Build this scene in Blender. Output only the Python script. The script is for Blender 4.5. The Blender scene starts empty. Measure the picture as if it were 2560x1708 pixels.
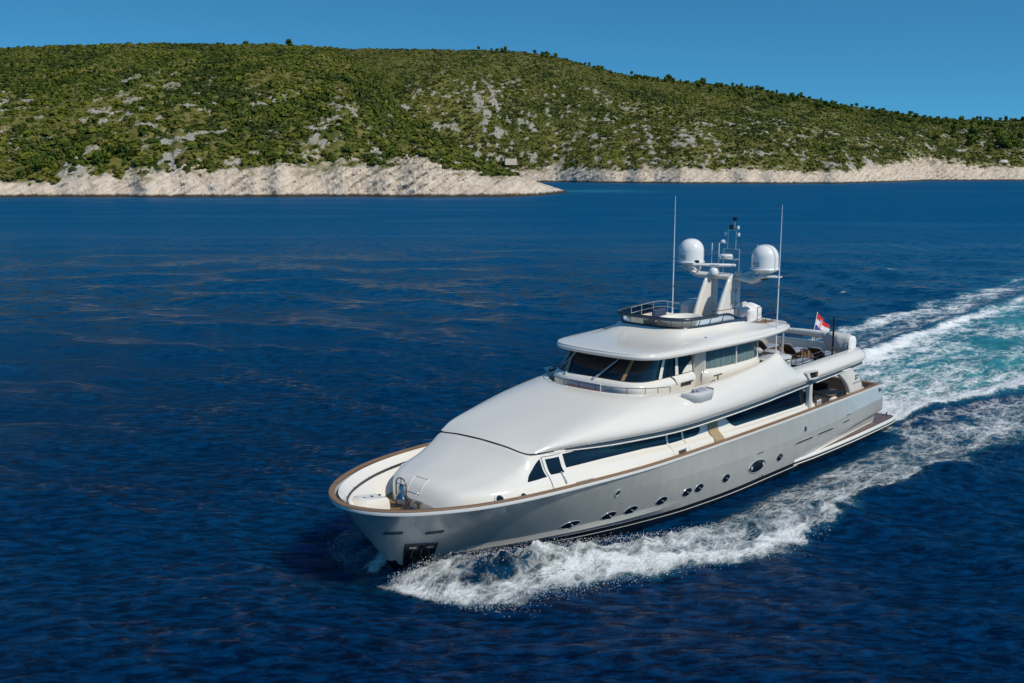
import bpy, math, random
import numpy as np
from mathutils import Matrix, Vector

random.seed(7)
rng = np.random.default_rng(11)
SC = bpy.context.scene
COL = SC.collection
rad = math.radians

# ------------------------------------------------------------------ camera, sky, sun, exposure
CAM_H = 13.5
cam_d = bpy.data.cameras.new('camera')
cam_d.sensor_width = 36.0
cam_d.sensor_fit = 'HORIZONTAL'
cam_d.lens = 36.0 * 2484 / 2560
cam_d.clip_start = 0.5
cam_d.clip_end = 20000
cam = bpy.data.objects.new('camera', cam_d)
cam.location = (0, 0, CAM_H)
cam.rotation_euler = (rad(90) - math.atan((854 - 418) / 2484.0), 0, 0)
COL.objects.link(cam)
SC.camera = cam

SUN_EL, SUN_AZ_X, SUN_AZ_Y = rad(46), 0.735, -0.678       # sun stands abeam of the port side, behind and right of the camera
w = bpy.data.worlds.new('World')
SC.world = w
w.use_nodes = True
nt = w.node_tree
nt.nodes.clear()
sky = nt.nodes.new('ShaderNodeTexSky')
sky.sky_type = 'NISHITA'
sky.sun_disc = False
sky.sun_elevation = SUN_EL
sky.sun_rotation = math.atan2(SUN_AZ_X, SUN_AZ_Y)
sky.altitude = 0
sky.air_density = 1.0
sky.dust_density = 0.1
sky.ozone_density = 1.5
tc = nt.nodes.new('ShaderNodeTexCoord')
sep = nt.nodes.new('ShaderNodeSeparateXYZ')
mz = nt.nodes.new('ShaderNodeMath'); mz.operation = 'MULTIPLY_ADD'
mz.inputs[1].default_value = 1.75; mz.inputs[2].default_value = 0.13   # very clear air: deep blue down to the horizon
com = nt.nodes.new('ShaderNodeCombineXYZ')
nrm = nt.nodes.new('ShaderNodeVectorMath'); nrm.operation = 'NORMALIZE'
hsv = nt.nodes.new('ShaderNodeMix'); hsv.data_type = 'RGBA'; hsv.blend_type = 'MULTIPLY'; hsv.inputs[0].default_value = 1.0; hsv.inputs[7].default_value = (.33, .985, 1.20, 1)
bg = nt.nodes.new('ShaderNodeBackground'); bg.inputs['Strength'].default_value = 0.097
wo = nt.nodes.new('ShaderNodeOutputWorld')
L = nt.links.new
L(tc.outputs['Generated'], sep.inputs[0])
L(sep.outputs[0], com.inputs[0]); L(sep.outputs[1], com.inputs[1])
L(sep.outputs[2], mz.inputs[0]); L(mz.outputs[0], com.inputs[2])
L(com.outputs[0], nrm.inputs[0]); L(nrm.outputs[0], sky.inputs['Vector'])
L(sky.outputs[0], hsv.inputs[6]); L(hsv.outputs[2], bg.inputs['Color'])
L(bg.outputs[0], wo.inputs['Surface'])

sun_d = bpy.data.lights.new('sun', 'SUN')
sun_d.energy = 3.5
sun_d.angle = rad(0.53)
sun_d.color = (1.0, 0.925, 0.80)
sun = bpy.data.objects.new('sun', sun_d)
sdir = Vector((SUN_AZ_X * math.cos(SUN_EL), SUN_AZ_Y * math.cos(SUN_EL), math.sin(SUN_EL)))
sun.rotation_euler = sdir.to_track_quat('Z', 'Y').to_euler()
sun.location = (60, -40, 90)
COL.objects.link(sun)

SC.view_settings.view_transform = 'Standard'
SC.view_settings.look = 'None'
SC.view_settings.exposure = 0.0
SC.view_settings.gamma = 1.0
SC.render.engine = 'CYCLES'
SC.cycles.max_bounces = 6
SC.cycles.transparent_max_bounces = 12

# ------------------------------------------------------------------ helpers
def tag(o, label=None, cat=None, group=None, kind=None):
    if label: o['label'] = label
    if cat: o['category'] = cat
    if group: o['group'] = group
    if kind: o['kind'] = kind
    return o

def mesh_from(name, V, F, smooth=True):
    me = bpy.data.meshes.new(name)
    V = np.asarray(V, dtype=np.float32)
    if isinstance(F, np.ndarray):
        n, k = F.shape
        me.vertices.add(len(V)); me.vertices.foreach_set('co', V.ravel())
        me.loops.add(n * k); me.loops.foreach_set('vertex_index', F.astype(np.int32).ravel())
        me.polygons.add(n)
        me.polygons.foreach_set('loop_start', np.arange(0, n * k, k, dtype=np.int32))
        me.update(calc_edges=True)
    else:
        me.from_pydata([tuple(v) for v in V], [], F)
        me.update()
    me.polygons.foreach_set('use_smooth', np.full(len(me.polygons), smooth, dtype=bool))
    return me

def obj(name, V, F, mat=None, parent=None, smooth=True, angle=None):
    me = mesh_from(name, V, F, smooth)
    if angle is not None:
        me.set_sharp_from_angle(angle=rad(angle))
    if mat: me.materials.append(mat)
    o = bpy.data.objects.new(name, me)
    COL.objects.link(o)
    if parent: o.parent = parent
    return o

def empty(name, loc=(0, 0, 0), rz=0.0):
    o = bpy.data.objects.new(name, None)
    o.location = loc; o.rotation_euler = (0, 0, rz)
    o.empty_display_size = 0.3
    COL.objects.link(o)
    return o

def cr(P, n):
    """Catmull-Rom resample of control points P (k,...) to n samples."""
    P = np.asarray(P, float); k = len(P)
    s = np.linspace(0, k - 1, n); i = np.clip(s.astype(int), 0, k - 2); t = s - i
    t = t.reshape((-1,) + (1,) * (P.ndim - 1))
    p1 = P[i]; p2 = P[i + 1]
    p0 = np.where((i > 0).reshape(t.shape), P[np.maximum(i - 1, 0)], 2 * p1 - p2)
    p3 = np.where((i < k - 2).reshape(t.shape), P[np.minimum(i + 2, k - 1)], 2 * p2 - p1)
    return 0.5 * (2 * p1 + (p2 - p0) * t + (2 * p0 - 5 * p1 + 4 * p2 - p3) * t ** 2 + (3 * p1 - p0 - 3 * p2 + p3) * t ** 3)

def smooth_interp(x, xp, yp):
    """cubic Hermite (monotone) interpolation"""
    xp = np.asarray(xp, float); yp = np.asarray(yp, float); x = np.asarray(x, float)
    h = np.diff(xp); d = np.diff(yp) / h
    m = np.zeros_like(yp); m[0] = d[0]; m[-1] = d[-1]
    for i in range(1, len(xp) - 1):
        m[i] = 0 if d[i - 1] * d[i] <= 0 else 2 * d[i - 1] * d[i] / (d[i - 1] + d[i])
    i = np.clip(np.searchsorted(xp, x) - 1, 0, len(xp) - 2)
    t = np.clip((x - xp[i]) / h[i], 0, 1)
    return (yp[i] * (2 * t ** 3 - 3 * t ** 2 + 1) + h[i] * m[i] * (t ** 3 - 2 * t ** 2 + t)
            + yp[i + 1] * (-2 * t ** 3 + 3 * t ** 2) + h[i] * m[i + 1] * (t ** 3 - t ** 2))

def sstep(a, b, x):
    t = np.clip((np.asarray(x, float) - a) / (b - a), 0, 1)
    return t * t * (3 - 2 * t)

def grid_faces(nu, nv, cu=False, cv=False):
    iu = np.arange(nu if cu else nu - 1); iv = np.arange(nv if cv else nv - 1)
    a, b = np.meshgrid(iu, iv, indexing='ij'); a = a.ravel(); b = b.ravel()
    a2 = (a + 1) % nu; b2 = (b + 1) % nv
    return np.stack([a * nv + b, a2 * nv + b, a2 * nv + b2, a * nv + b2], 1)

def surf(name, G, mat, parent, cu=False, cv=False, flip=False, angle=None, smooth=True):
    G = np.asarray(G, float); nu, nv = G.shape[:2]
    F = grid_faces(nu, nv, cu, cv)
    if flip: F = F[:, ::-1]
    return obj(name, G.reshape(-1, 3), F, mat, parent, smooth, angle)

class MB:
    """collects simple shapes into one mesh"""
    def __init__(s): s.V = []; s.F = []
    def add(s, V, F):
        b = len(s.V); s.V += [tuple(v) for v in np.asarray(V, float)]
        s.F += [tuple(int(i) + b for i in f) for f in F]; return s
    def box(s, c, d, rz=0.0, bev=0.0, ry=0.0):
        hx, hy, hz = d[0] / 2, d[1] / 2, d[2] / 2
        b = min(bev, hx * .9, hy * .9, hz * .9)
        if b <= 0:
            P = [(x, y, z) for z in (-hz, hz) for (x, y) in ((-hx, -hy), (hx, -hy), (hx, hy), (-hx, hy))]
            F = [(3, 2, 1, 0), (4, 5, 6, 7), (0, 1, 5, 4), (1, 2, 6, 5), (2, 3, 7, 6), (3, 0, 4, 7)]
        else:
            def ring(ins, z, c2):
                r = []
                ax, ay = hx - ins, hy - ins
                for (sx, sy, o) in ((-1, -1, 0), (1, -1, 1), (1, 1, 2), (-1, 1, 3)):
                    cc = c2
                    e = [(sx * ax, sy * (ay - cc)), (sx * (ax - cc), sy * ay)]
                    if o in (1, 3): e = e[::-1]
                    r += [(px, py, z) for px, py in e]
                return r
            P = ring(b, -hz, b * .4) + ring(0, -hz + b, b) + ring(0, hz - b, b) + ring(b, hz, b * .4)
            F = [tuple(range(7, -1, -1)), tuple(range(24, 32))]
            for k in range(3):
                for i in range(8):
                    j = (i + 1) % 8; F.append((k * 8 + i, k * 8 + j, k * 8 + 8 + j, k * 8 + 8 + i))
        P = np.array(P, float)
        if ry:
            cy, sy_ = math.cos(ry), math.sin(ry)
            P = np.stack([P[:, 0] * cy + P[:, 2] * sy_, P[:, 1], -P[:, 0] * sy_ + P[:, 2] * cy], 1)
        ca, sa = math.cos(rz), math.sin(rz)
        P = np.stack([P[:, 0] * ca - P[:, 1] * sa, P[:, 0] * sa + P[:, 1] * ca, P[:, 2]], 1) + np.array(c, float)
        return s.add(P, F)
    def tube(s, pts, r, n=8, closed=False, caps=True):
        P = np.asarray(pts, float); k = len(P)
        r = np.full(k, r) if np.isscalar(r) else np.asarray(r, float)
        if closed: T = np.roll(P, -1, 0) - np.roll(P, 1, 0)
        else:
            T = np.empty_like(P); T[1:-1] = P[2:] - P[:-2]; T[0] = P[1] - P[0]; T[-1] = P[-1] - P[-2]
        T /= np.linalg.norm(T, axis=1)[:, None] + 1e-12
        up = np.array([0, 0, 1.0]) if abs(T[0, 2]) < .9 else np.array([1.0, 0, 0])
        N = np.empty_like(P); v = up
        for i in range(k):
            v = v - T[i] * (v @ T[i]); l = np.linalg.norm(v)
            if l < 1e-6:
                v = np.array([1.0, .3, .2]); v = v - T[i] * (v @ T[i]); l = np.linalg.norm(v)
            v = v / l; N[i] = v
        B = np.cross(T, N); a = np.linspace(0, 2 * np.pi, n, endpoint=False)
        G = P[:, None] + r[:, None, None] * (np.cos(a)[None, :, None] * N[:, None] + np.sin(a)[None, :, None] * B[:, None])
        F = [tuple(f) for f in grid_faces(k, n, closed, True)[:, ::-1]]
        if not closed and caps:
            F.append(tuple(range(n))); F.append(tuple(range((k - 1) * n + n - 1, (k - 1) * n - 1, -1)))
        return s.add(G.reshape(-1, 3), F)
    def lathe(s, prof, c=(0, 0, 0), n=24, M=None):
        a = np.linspace(0, 2 * np.pi, n, endpoint=False)
        G = np.array([[(rr * math.cos(t), rr * math.sin(t), z) for t in a] for rr, z in prof])
        P = G.reshape(-1, 3)
        if M is not None: P = P @ np.array(M.to_3x3()).T
        P = P + np.array(c, float)
        F = [tuple(f)[::-1] for f in grid_faces(len(prof), n, False, True)]
        return s.add(P, F)
    def prism(s, poly, n3, thick):
        """polygon (k,3) pushed along n3 by thick"""
        A = np.asarray(poly, float); k = len(A); B = A + np.array(n3, float) * thick
        F = [tuple(range(k))[::-1], tuple(range(k, 2 * k))] + [(i, (i + 1) % k, k + (i + 1) % k, k + i) for i in range(k)]
        return s.add(np.vstack([A, B]), F)
    def build(s, name, mat, parent=None, smooth=True, angle=40):
        return obj(name, s.V, s.F, mat, parent, smooth, angle if smooth else None)

def text_shape(body, size, shear=0.0):
    cu = bpy.data.curves.new('lettering', 'FONT'); cu.body = body; cu.size = size; cu.shear = shear
    cu.resolution_u = 3
    to = bpy.data.objects.new('lettering', cu); COL.objects.link(to)
    dg = bpy.context.evaluated_depsgraph_get(); dg.update()
    me = to.evaluated_get(dg).to_mesh()
    V = np.array([v.co[:] for v in me.vertices]); F = [tuple(p.vertices) for p in me.polygons]
    bpy.data.objects.remove(to); bpy.data.curves.remove(cu)
    return V, F

# numpy gradient-ish value noise
def _hash(i, j, seed):
    h = (i.astype(np.int64) * 374761393 + j.astype(np.int64) * 668265263 + seed * 974634777) & 0x7fffffff
    h = ((h ^ (h >> 13)) * 1274126177) & 0x7fffffff
    return ((h ^ (h >> 16)) & 0xffff) / 65535.0
def vnoise(x, y, seed=0):
    xi = np.floor(x); yi = np.floor(y); fx = x - xi; fy = y - yi
    fx = fx * fx * fx * (fx * (fx * 6 - 15) + 10); fy = fy * fy * fy * (fy * (fy * 6 - 15) + 10)
    a = _hash(xi, yi, seed); b = _hash(xi + 1, yi, seed); c = _hash(xi, yi + 1, seed); d = _hash(xi + 1, yi + 1, seed)
    return (a * (1 - fx) + b * fx) * (1 - fy) + (c * (1 - fx) + d * fx) * fy
def fbm(x, y, octv=4, seed=0, gain=.5):
    s = 0; a = 1; t = 0
    for k in range(octv):
        s = s + a * vnoise(x * 2 ** k + k * 17.3, y * 2 ** k - k * 9.1, seed + k); t += a; a *= gain
    return s / t

# ------------------------------------------------------------------ materials
def newmat(name):
    m = bpy.data.materials.new(name); m.use_nodes = True
    n = m.node_tree; b = n.nodes['Principled BSDF']
    return m, n, b
def pmat(name, col, rough=.4, metal=0., spec=.5, coat=0., var=0.05, vscale=3.0, bump=0., bscale=30., stretch=(1, 1, 1)):
    m, n, b = newmat(name)
    b.inputs['Roughness'].default_value = rough; b.inputs['Metallic'].default_value = metal
    b.inputs['Specular IOR Level'].default_value = spec
    b.inputs['Coat Weight'].default_value = coat; b.inputs['Coat Roughness'].default_value = .05
    tc = n.nodes.new('ShaderNodeTexCoord'); mp = n.nodes.new('ShaderNodeMapping'); mp.inputs['Scale'].default_value = stretch
    nz = n.nodes.new('ShaderNodeTexNoise'); nz.inputs['Scale'].default_value = vscale; nz.inputs['Detail'].default_value = 5
    rp = n.nodes.new('ShaderNodeMix'); rp.data_type = 'RGBA'
    c = np.array(col)
    rp.inputs[6].default_value = (*np.clip(c * (1 - var), 0, 1), 1); rp.inputs[7].default_value = (*np.clip(c * (1 + var), 0, 1), 1)
    n.links.new(tc.outputs['Object'], mp.inputs[0]); n.links.new(mp.outputs[0], nz.inputs['Vector'])
    n.links.new(nz.outputs[0], rp.inputs[0]); n.links.new(rp.outputs[2], b.inputs['Base Color'])
    if bump:
        n2 = n.nodes.new('ShaderNodeTexNoise'); n2.inputs['Scale'].default_value = bscale; n2.inputs['Detail'].default_value = 4
        bp = n.nodes.new('ShaderNodeBump'); bp.inputs['Strength'].default_value = bump; bp.inputs['Distance'].default_value = .02
        n.links.new(mp.outputs[0], n2.inputs['Vector']); n.links.new(n2.outputs[0], bp.inputs['Height']); n.links.new(bp.outputs[0], b.inputs['Normal'])
    return m

M = {}
M['gel'] = pmat('white_gelcoat', (.765, .73, .665), .16, coat=.5, var=.02, vscale=.8)
M['cream'] = pmat('cream_gelcoat', (.76, .73, .66), .3, coat=.3, var=.02)
M['band'] = pmat('white_rub_band', (.80, .79, .75), .25, coat=.4, var=.02)
M['recess'] = pmat('pale_recess_paint', (.40, .41, .385), .3, coat=.4, var=.05)
M['tan'] = pmat('tan_panel', (.36, .27, .15), .5, var=.04)
M['glass'] = pmat('dark_window_glass', (.004, .009, .018), .03, spec=.6, var=.3, vscale=.5)
M['black'] = pmat('black_paint', (.010, .012, .016), .25, coat=.3, var=.2)
M['rubber'] = pmat('dark_rubber', (.02, .022, .026), .5, var=.2)
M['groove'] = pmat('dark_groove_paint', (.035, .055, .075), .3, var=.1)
M['steel'] = pmat('polished_steel', (.66, .66, .66), .18, metal=.6, var=.04)
M['bell'] = pmat('dark_chrome', (.30, .31, .33), .12, metal=1., var=.05)
M['darksteel'] = pmat('bronze_steel', (.10, .10, .11), .25, metal=.8, var=.1)
M['grille'] = pmat('vent_grille', (.12, .10, .08), .4, metal=.5, var=.3, vscale=20)
M['grey'] = pmat('light_grey_plastic', (.60, .61, .61), .35, var=.04)
M['cush'] = pmat('grey_cushion_fabric', (.27, .30, .36), .9, spec=.2, var=.08, vscale=8, bump=.25, bscale=60)
M['cushlight'] = pmat('pale_cushion_fabric', (.48, .50, .53), .9, spec=.2, var=.06, vscale=8, bump=.2, bscale=60)
M['brown'] = pmat('brown_wicker', (.035, .022, .016), .7, var=.3, vscale=40, bump=.5, bscale=120)
M['cloth'] = pmat('white_canvas', (.74, .74, .73), .85, spec=.2, var=.05, vscale=3, bump=.4, bscale=5)
M['greycloth'] = pmat('grey_canvas', (.50, .50, .49), .9, spec=.15, var=.12, vscale=3, bump=.5, bscale=6)
M['dome'] = pmat('white_radome', (.80, .80, .80), .2, coat=.5, var=.02)
M['letter'] = pmat('dark_lettering', (.012, .016, .035), .4)
M['silverletter'] = pmat('silver_lettering', (.62, .66, .70), .3, metal=.4)
M['mahog'] = pmat('varnished_mahogany', (.14, .035, .012), .25, coat=.6, var=.3, vscale=2, stretch=(1, 8, 8))
M['mull'] = pmat('tan_mullion', (.34, .20, .08), .5, var=.1)
M['curtain'] = pmat('pale_curtain', (.42, .50, .50), .9, var=.45, vscale=1.2, stretch=(9, 9, .3))
M['red'] = pmat('flag_red', (.62, .02, .03), .8); M['white'] = pmat('flag_white', (.78, .78, .78), .8); M['blue'] = pmat('flag_blue', (.02, .05, .30), .8)
M['navy'] = pmat('navy_fabric', (.03, .05, .11), .85, var=.15, vscale=6)
M['tealfin'] = pmat('turquoise_paint', (.02, .42, .42), .5)

def teak(name, col=(.27, .155, .07), plank=.055, along='x', dark=.45):
    m, n, b = newmat(name)
    b.inputs['Roughness'].default_value = .6
    tc = n.nodes.new('ShaderNodeTexCoord'); sp = n.nodes.new('ShaderNodeSeparateXYZ')
    n.links.new(tc.outputs['Object'], sp.inputs[0])
    a = sp.outputs[1] if along == 'x' else sp.outputs[0]
    mm = n.nodes.new('ShaderNodeMath'); mm.operation = 'PINGPONG'; mm.inputs[1].default_value = plank / 2
    n.links.new(a, mm.inputs[0])
    ls = n.nodes.new('ShaderNodeMath'); ls.operation = 'LESS_THAN'; ls.inputs[1].default_value = .004
    n.links.new(mm.outputs[0], ls.inputs[0])
    mp = n.nodes.new('ShaderNodeMapping'); mp.inputs['Scale'].default_value = (.6, 14, 14) if along == 'x' else (14, .6, 14)
    n.links.new(tc.outputs['Object'], mp.inputs[0])
    nz = n.nodes.new('ShaderNodeTexNoise'); nz.inputs['Scale'].default_value = 1.5; nz.inputs['Detail'].default_value = 6
    n.links.new(mp.outputs[0], nz.inputs['Vector'])
    rp = n.nodes.new('ShaderNodeMix'); rp.data_type = 'RGBA'
    c = np.array(col); rp.inputs[6].default_value = (*(c * .65), 1); rp.inputs[7].default_value = (*(c * 1.3), 1)
    n.links.new(nz.outputs[0], rp.inputs[0])
    mx = n.nodes.new('ShaderNodeMix'); mx.data_type = 'RGBA'; mx.inputs[7].default_value = (*(c * dark * .5), 1)
    n.links.new(ls.outputs[0], mx.inputs[0]); n.links.new(rp.outputs[2], mx.inputs[6]); n.links.new(mx.outputs[2], b.inputs['Base Color'])
    return m
M['teak'] = teak('teak_planks')
M['teakcap'] = pmat('teak_caprail', (.23, .135, .072), .45, var=.28, vscale=1.2, stretch=(1, 9, 9))
M['wetteak'] = pmat('wet_teak', (.17, .085, .05), .25, var=.7, vscale=2.2)

def hull_mat():
    m, n, b = newmat('silver_hull_paint')
    b.inputs['Metallic'].default_value = .28; b.inputs['Roughness'].default_value = .28
    b.inputs['Coat Weight'].default_value = .8; b.inputs['Coat Roughness'].default_value = .04
    tc = n.nodes.new('ShaderNodeTexCoord'); mp = n.nodes.new('ShaderNodeMapping'); mp.inputs['Scale'].default_value = (2.2, 2.2, .5)
    mp.inputs['Rotation'].default_value = (0, .5, 0)
    nz = n.nodes.new('ShaderNodeTexNoise'); nz.inputs['Scale'].default_value = 1.1; nz.inputs['Detail'].default_value = 7; nz.inputs['Roughness'].default_value = .6
    rp = n.nodes.new('ShaderNodeMix'); rp.data_type = 'RGBA'
    rp.inputs[6].default_value = (.44, .44, .41, 1); rp.inputs[7].default_value = (.59, .585, .54, 1)
    n.links.new(tc.outputs['Object'], mp.inputs[0]); n.links.new(mp.outputs[0], nz.inputs['Vector'])
    n.links.new(nz.outputs[0], rp.inputs[0]); n.links.new(rp.outputs[2], b.inputs['Base Color'])
    return m
M['hull'] = hull_mat()

def tinted_glass(nm, col):
    m, n, b = newmat(nm); n.nodes.remove(b)
    o = n.nodes['Material Output']
    t = n.nodes.new('ShaderNodeBsdfTransparent'); t.inputs[0].default_value = (*col, 1)
    g = n.nodes.new('ShaderNodeBsdfGlossy'); g.inputs['Roughness'].default_value = .02; g.inputs[0].default_value = (.8, .85, .9, 1)
    fr = n.nodes.new('ShaderNodeFresnel'); fr.inputs[0].default_value = 1.25
    mx = n.nodes.new('ShaderNodeMixShader')
    n.links.new(fr.outputs[0], mx.inputs[0]); n.links.new(t.outputs[0], mx.inputs[1]); n.links.new(g.outputs[0], mx.inputs[2]); n.links.new(mx.outputs[0], o.inputs[0])
    return m
M['tint'] = tinted_glass('tinted_screen', (.26, .31, .33))
M['clear'] = tinted_glass('saloon_glass', (.62, .70, .72))

# ------------------------------------------------------------------ yacht frame (x forward from transom, y to port, z up from the water)
YO = (16.4253, 52.8277, 0.0)
YAW = math.atan2(-0.72265, -0.69121)
YM = Matrix.Translation(YO) @ Matrix.Rotation(YAW, 4, 'Z')
def boat_to_world(p): return YM @ Vector(p)
UX, UY = -0.69121, -0.72265
def world_to_boat_xy(X, Y):
    dx = X - YO[0]; dy = Y - YO[1]
    return dx * UX + dy * UY, dx * (-UY) + dy * UX

# ================================================================== THE YACHT
yacht = empty('motor_yacht', YO, YAW)
tag(yacht, 'large white and silver motor yacht under way with two satellite domes on its mast', 'yacht')
Y_ = yacht
def pt(mb, name, mat, parent=None, **k): return mb.build(name, mat, parent or Y_, **k)

# ---- hull form
XAFT = 0.0
CX = np.array([0, .06, .2, .45, .8, 1.2, 1.7, 2.2, 3, 4, 5.3, 7.5, 9, 11.5, 15, 23.5, 31.5])
CY = np.array([0, .42, .84, 1.3, 1.72, 2.08, 2.42, 2.70, 3.06, 3.36, 3.6, 3.82, 3.89, 3.92, 3.9, 3.76, 3.6])
WX = np.array([0, .5, 1, 2, 3, 5, 7, 9, 12, 16, 22, 29.5])
WY = np.array([0, .22, .42, .82, 1.2, 1.92, 2.6, 3.1, 3.62, 3.86, 3.88, 3.80])
def zcap(x): return smooth_interp(x, [-2, 0, 8, 16, 20, 24, 28, 31.6], [2.42, 2.42, 2.45, 2.54, 2.62, 2.79, 2.9, 2.96])
def zknuck(x): return smooth_interp(x, [-2, 0, 7, 11, 20, 25, 31], [1.77, 1.75, 1.5, 1.5, 1.78, 2.15, 2.6])
def xstem(z): return 29.3 + np.where(z > 0, 2.2 * (np.clip(z, 0, 3) / 2.95) ** .95, .6 * z)
def hb(x, z):
    x = np.asarray(x, float); z = np.asarray(z, float)
    zc = zcap(x); t = np.clip(z / zc, 0, 1); d = np.maximum(xstem(z) - x, 0)
    C = smooth_interp(d, CX, CY); W = smooth_interp(d, WX, WY)
    yf = W + (C - W) * t ** 1.2
    zk = zknuck(x); K = np.maximum(W, C) + .06
    K = np.where(x < 12, K - .0, K)
    yp = np.where(z < zk, W + (K - W) * np.clip(z / zk, 0, 1) ** .8, K + (C - K) * np.clip((z - zk) / np.maximum(zc - zk, .05), 0, 1))
    f = sstep(22.5, 12, x)
    y = yf + (yp - yf) * f
    zt = np.interp(x, [-2, 0, .8, 4, 8.6], [1.02, 1.02, .98, .74, .44])          # hull side cut back above the stern wings
    y = y - .40 * np.clip(1 - x / 8.6, 0, 1) ** .8 * sstep(zt + .10, zt - .14, z) * (x > -2.5)
    return np.where(z < 0, y * (1 + .22 * z), y)
def zboot(x): return smooth_interp(x, [-2, 0, 9, 14, 18, 21, 24.5, 27, 31], [.26, .28, .32, .32, .34, .36, .38, .38, .38])

def hull_rows(zfun, nrow, nq=150):
    q = np.linspace(0, 1, nq); q = 1 - (1 - q) ** 1.7
    G = []
    for j in range(nrow):
        t = j / (nrow - 1)
        xx = q * 31.0
        for _ in range(3):
            z = zfun(np.minimum(xx, 31.4), t); xx = XAFT + (xstem(z) - XAFT) * q
        y = hb(xx, z); y[-1] = 0
        G.append(np.stack([xx, y, z], 1))
    G = np.array(G)                                    # row, along
    S = G[:, ::-1].copy(); S[:, :, 1] *= -1
    return np.concatenate([G, S[:, 1:]], 1)

Gh1 = hull_rows(lambda x, t: zboot(x) + (zknuck(x) - zboot(x)) * t, 18)
Gh2 = hull_rows(lambda x, t: zknuck(x) + (zcap(x) - zknuck(x)) * t, 12)      # strake above the knuckle line
Gh = np.concatenate([Gh1, Gh2]); nr, nc = Gh1.shape[0], Gh1.shape[1]
F_h = np.concatenate([grid_faces(nr, nc), grid_faces(12, nc) + nr * nc])
hull = obj('hull', Gh.reshape(-1, 3), F_h, M['hull'], Y_, True, 50)
Gb = hull_rows(lambda x, t: -1.0 + (zboot(x) + 1.0) * t, 8)
surf('boot_stripe', Gb, M['black'], hull, angle=50)
# transom
tr = []
for G in (Gb, Gh):
    for j in range(G.shape[0]): tr.append((G[j, 0], G[j, -1]))
tv = [a for a, b in tr] + [b for a, b in tr]; n = len(tr)
obj('transom', tv, [(i, n + i, n + i + 1, i + 1) for i in range(n - 1)], M['hull'], hull, smooth=False)

def hull_path(zf, x0, x1, n, out=0.0, side=1):
    x = np.linspace(x0, x1, n); z = zf(x); y = hb(x, z) + out
    return np.stack([x, side * y, z], 1)
def hull_strip(name, zf0, zf1, out, mat, x0, x1, n=80, side=1, thick=.02, parent=None):
    """raised band following the hull side between two heights"""
    x = np.linspace(x0, x1, n)
    a = np.stack([x, side * (hb(x, zf0(x)) - .02), zf0(x)], 1); b = np.stack([x, side * (hb(x, zf0(x)) + out), zf0(x) + .004], 1)
    c = np.stack([x, side * (hb(x, zf1(x)) + out), zf1(x) - .004], 1); d = np.stack([x, side * (hb(x, zf1(x)) - .02), zf1(x)], 1)
    G = np.stack([a, b, c, d], 1)
    return surf(name, G, mat, parent or hull, flip=(side > 0), angle=30)
for s in (1, -1):
    hull_strip('boot_line', lambda x: zboot(x) - .20, lambda x: zboot(x) - .172, .012, M['band'], 0.3, 27.5, side=s)
    # spray rail: facet that starts at the forefoot and dies out amidships
    x = np.linspace(18.0, 28.6, 60)
    zc_ = smooth_interp(x, [18, 20.5, 23.3, 26.8, 28.6], [.22, .33, .50, .62, .66]); zc_ = np.maximum(zc_, zboot(x) + .2); wd = .11 * np.sin(np.clip((x - 18) / 4.5, 0, 1) * np.pi / 2) * np.clip((28.6 - x) / 1.2, 0, 1) ** .6 + .003
    G = np.stack([np.stack([x, s * (hb(x, zc_ + .22) - .004), zc_ + .22], 1), np.stack([x, s * (hb(x, zc_ + .1) + wd * .45), zc_ + .1], 1), np.stack([x, s * (hb(x, zc_) + wd), zc_], 1),
                  np.stack([x, s * (hb(x, zc_ - .2) - .004), zc_ - .2], 1)], 1)
    surf('spray_rail', G, M['hull'], hull, flip=(s > 0), angle=25)
    # dark bottom paint on the forefoot edge
zz = np.linspace(-.6, .62, 16)
G = np.stack([np.stack([xstem(zz) + .03, 0 * zz, zz], 1), np.stack([xstem(zz) - .22, hb(xstem(zz) - .22, zz) + .015, zz], 1)], 1)
G2 = np.stack([np.stack([xstem(zz) - .22, -hb(xstem(zz) - .22, zz) - .015, zz], 1), np.stack([xstem(zz) + .03, 0 * zz, zz], 1)], 1)
surf('stem_guard', np.concatenate([G2, G[:, 1:]], 1), M['black'], hull)

# ---- caprail, rub band, bulwark, decks
qs = np.linspace(0, 1, 170); qs = 1 - (1 - qs) ** 1.9
xc = qs * 31.5; yc_ = hb(xc, zcap(xc)); yc_[-1] = 0
# keep x on the true outline at the cap
capP = np.stack([xc, yc_, zcap(xc)], 1)
loop = np.concatenate([capP, (capP[::-1] * [1, -1, 1])[1:]])
def plan_normals(P):
    T = np.gradient(P[:, :2], axis=0); T /= np.linalg.norm(T, axis=1)[:, None] + 1e-9
    return np.stack([T[:, 1], -T[:, 0]], 1)     # right of travel
def sweep_profile(P, prof):
    """prof: list of (out, dz); out is along outward plan normal"""
    N = plan_normals(P)
    return np.stack([np.concatenate([P[:, :2] + N * o, P[:, 2:3] + dz], 1) for o, dz in prof], 1)
# travel stern->bow on port then back: outward = left of travel on port
Nn = -plan_normals(loop)
def sweep_loop(prof): return np.stack([np.concatenate([loop[:, :2] + Nn * o, loop[:, 2:3] + dz], 1) for o, dz in prof], 1)
surf('caprail', sweep_loop([(.05, 0), (.055, .02), (.03, .042), (-.11, .046), (-.14, .035), (-.14, -.01)]), M['teakcap'], Y_, angle=35)
surf('rub_band', sweep_loop([(-.01, -.13), (.035, -.12), (.05, -.07), (.045, -.002), (.0, 0)]), M['band'], Y_, angle=40)
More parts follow.
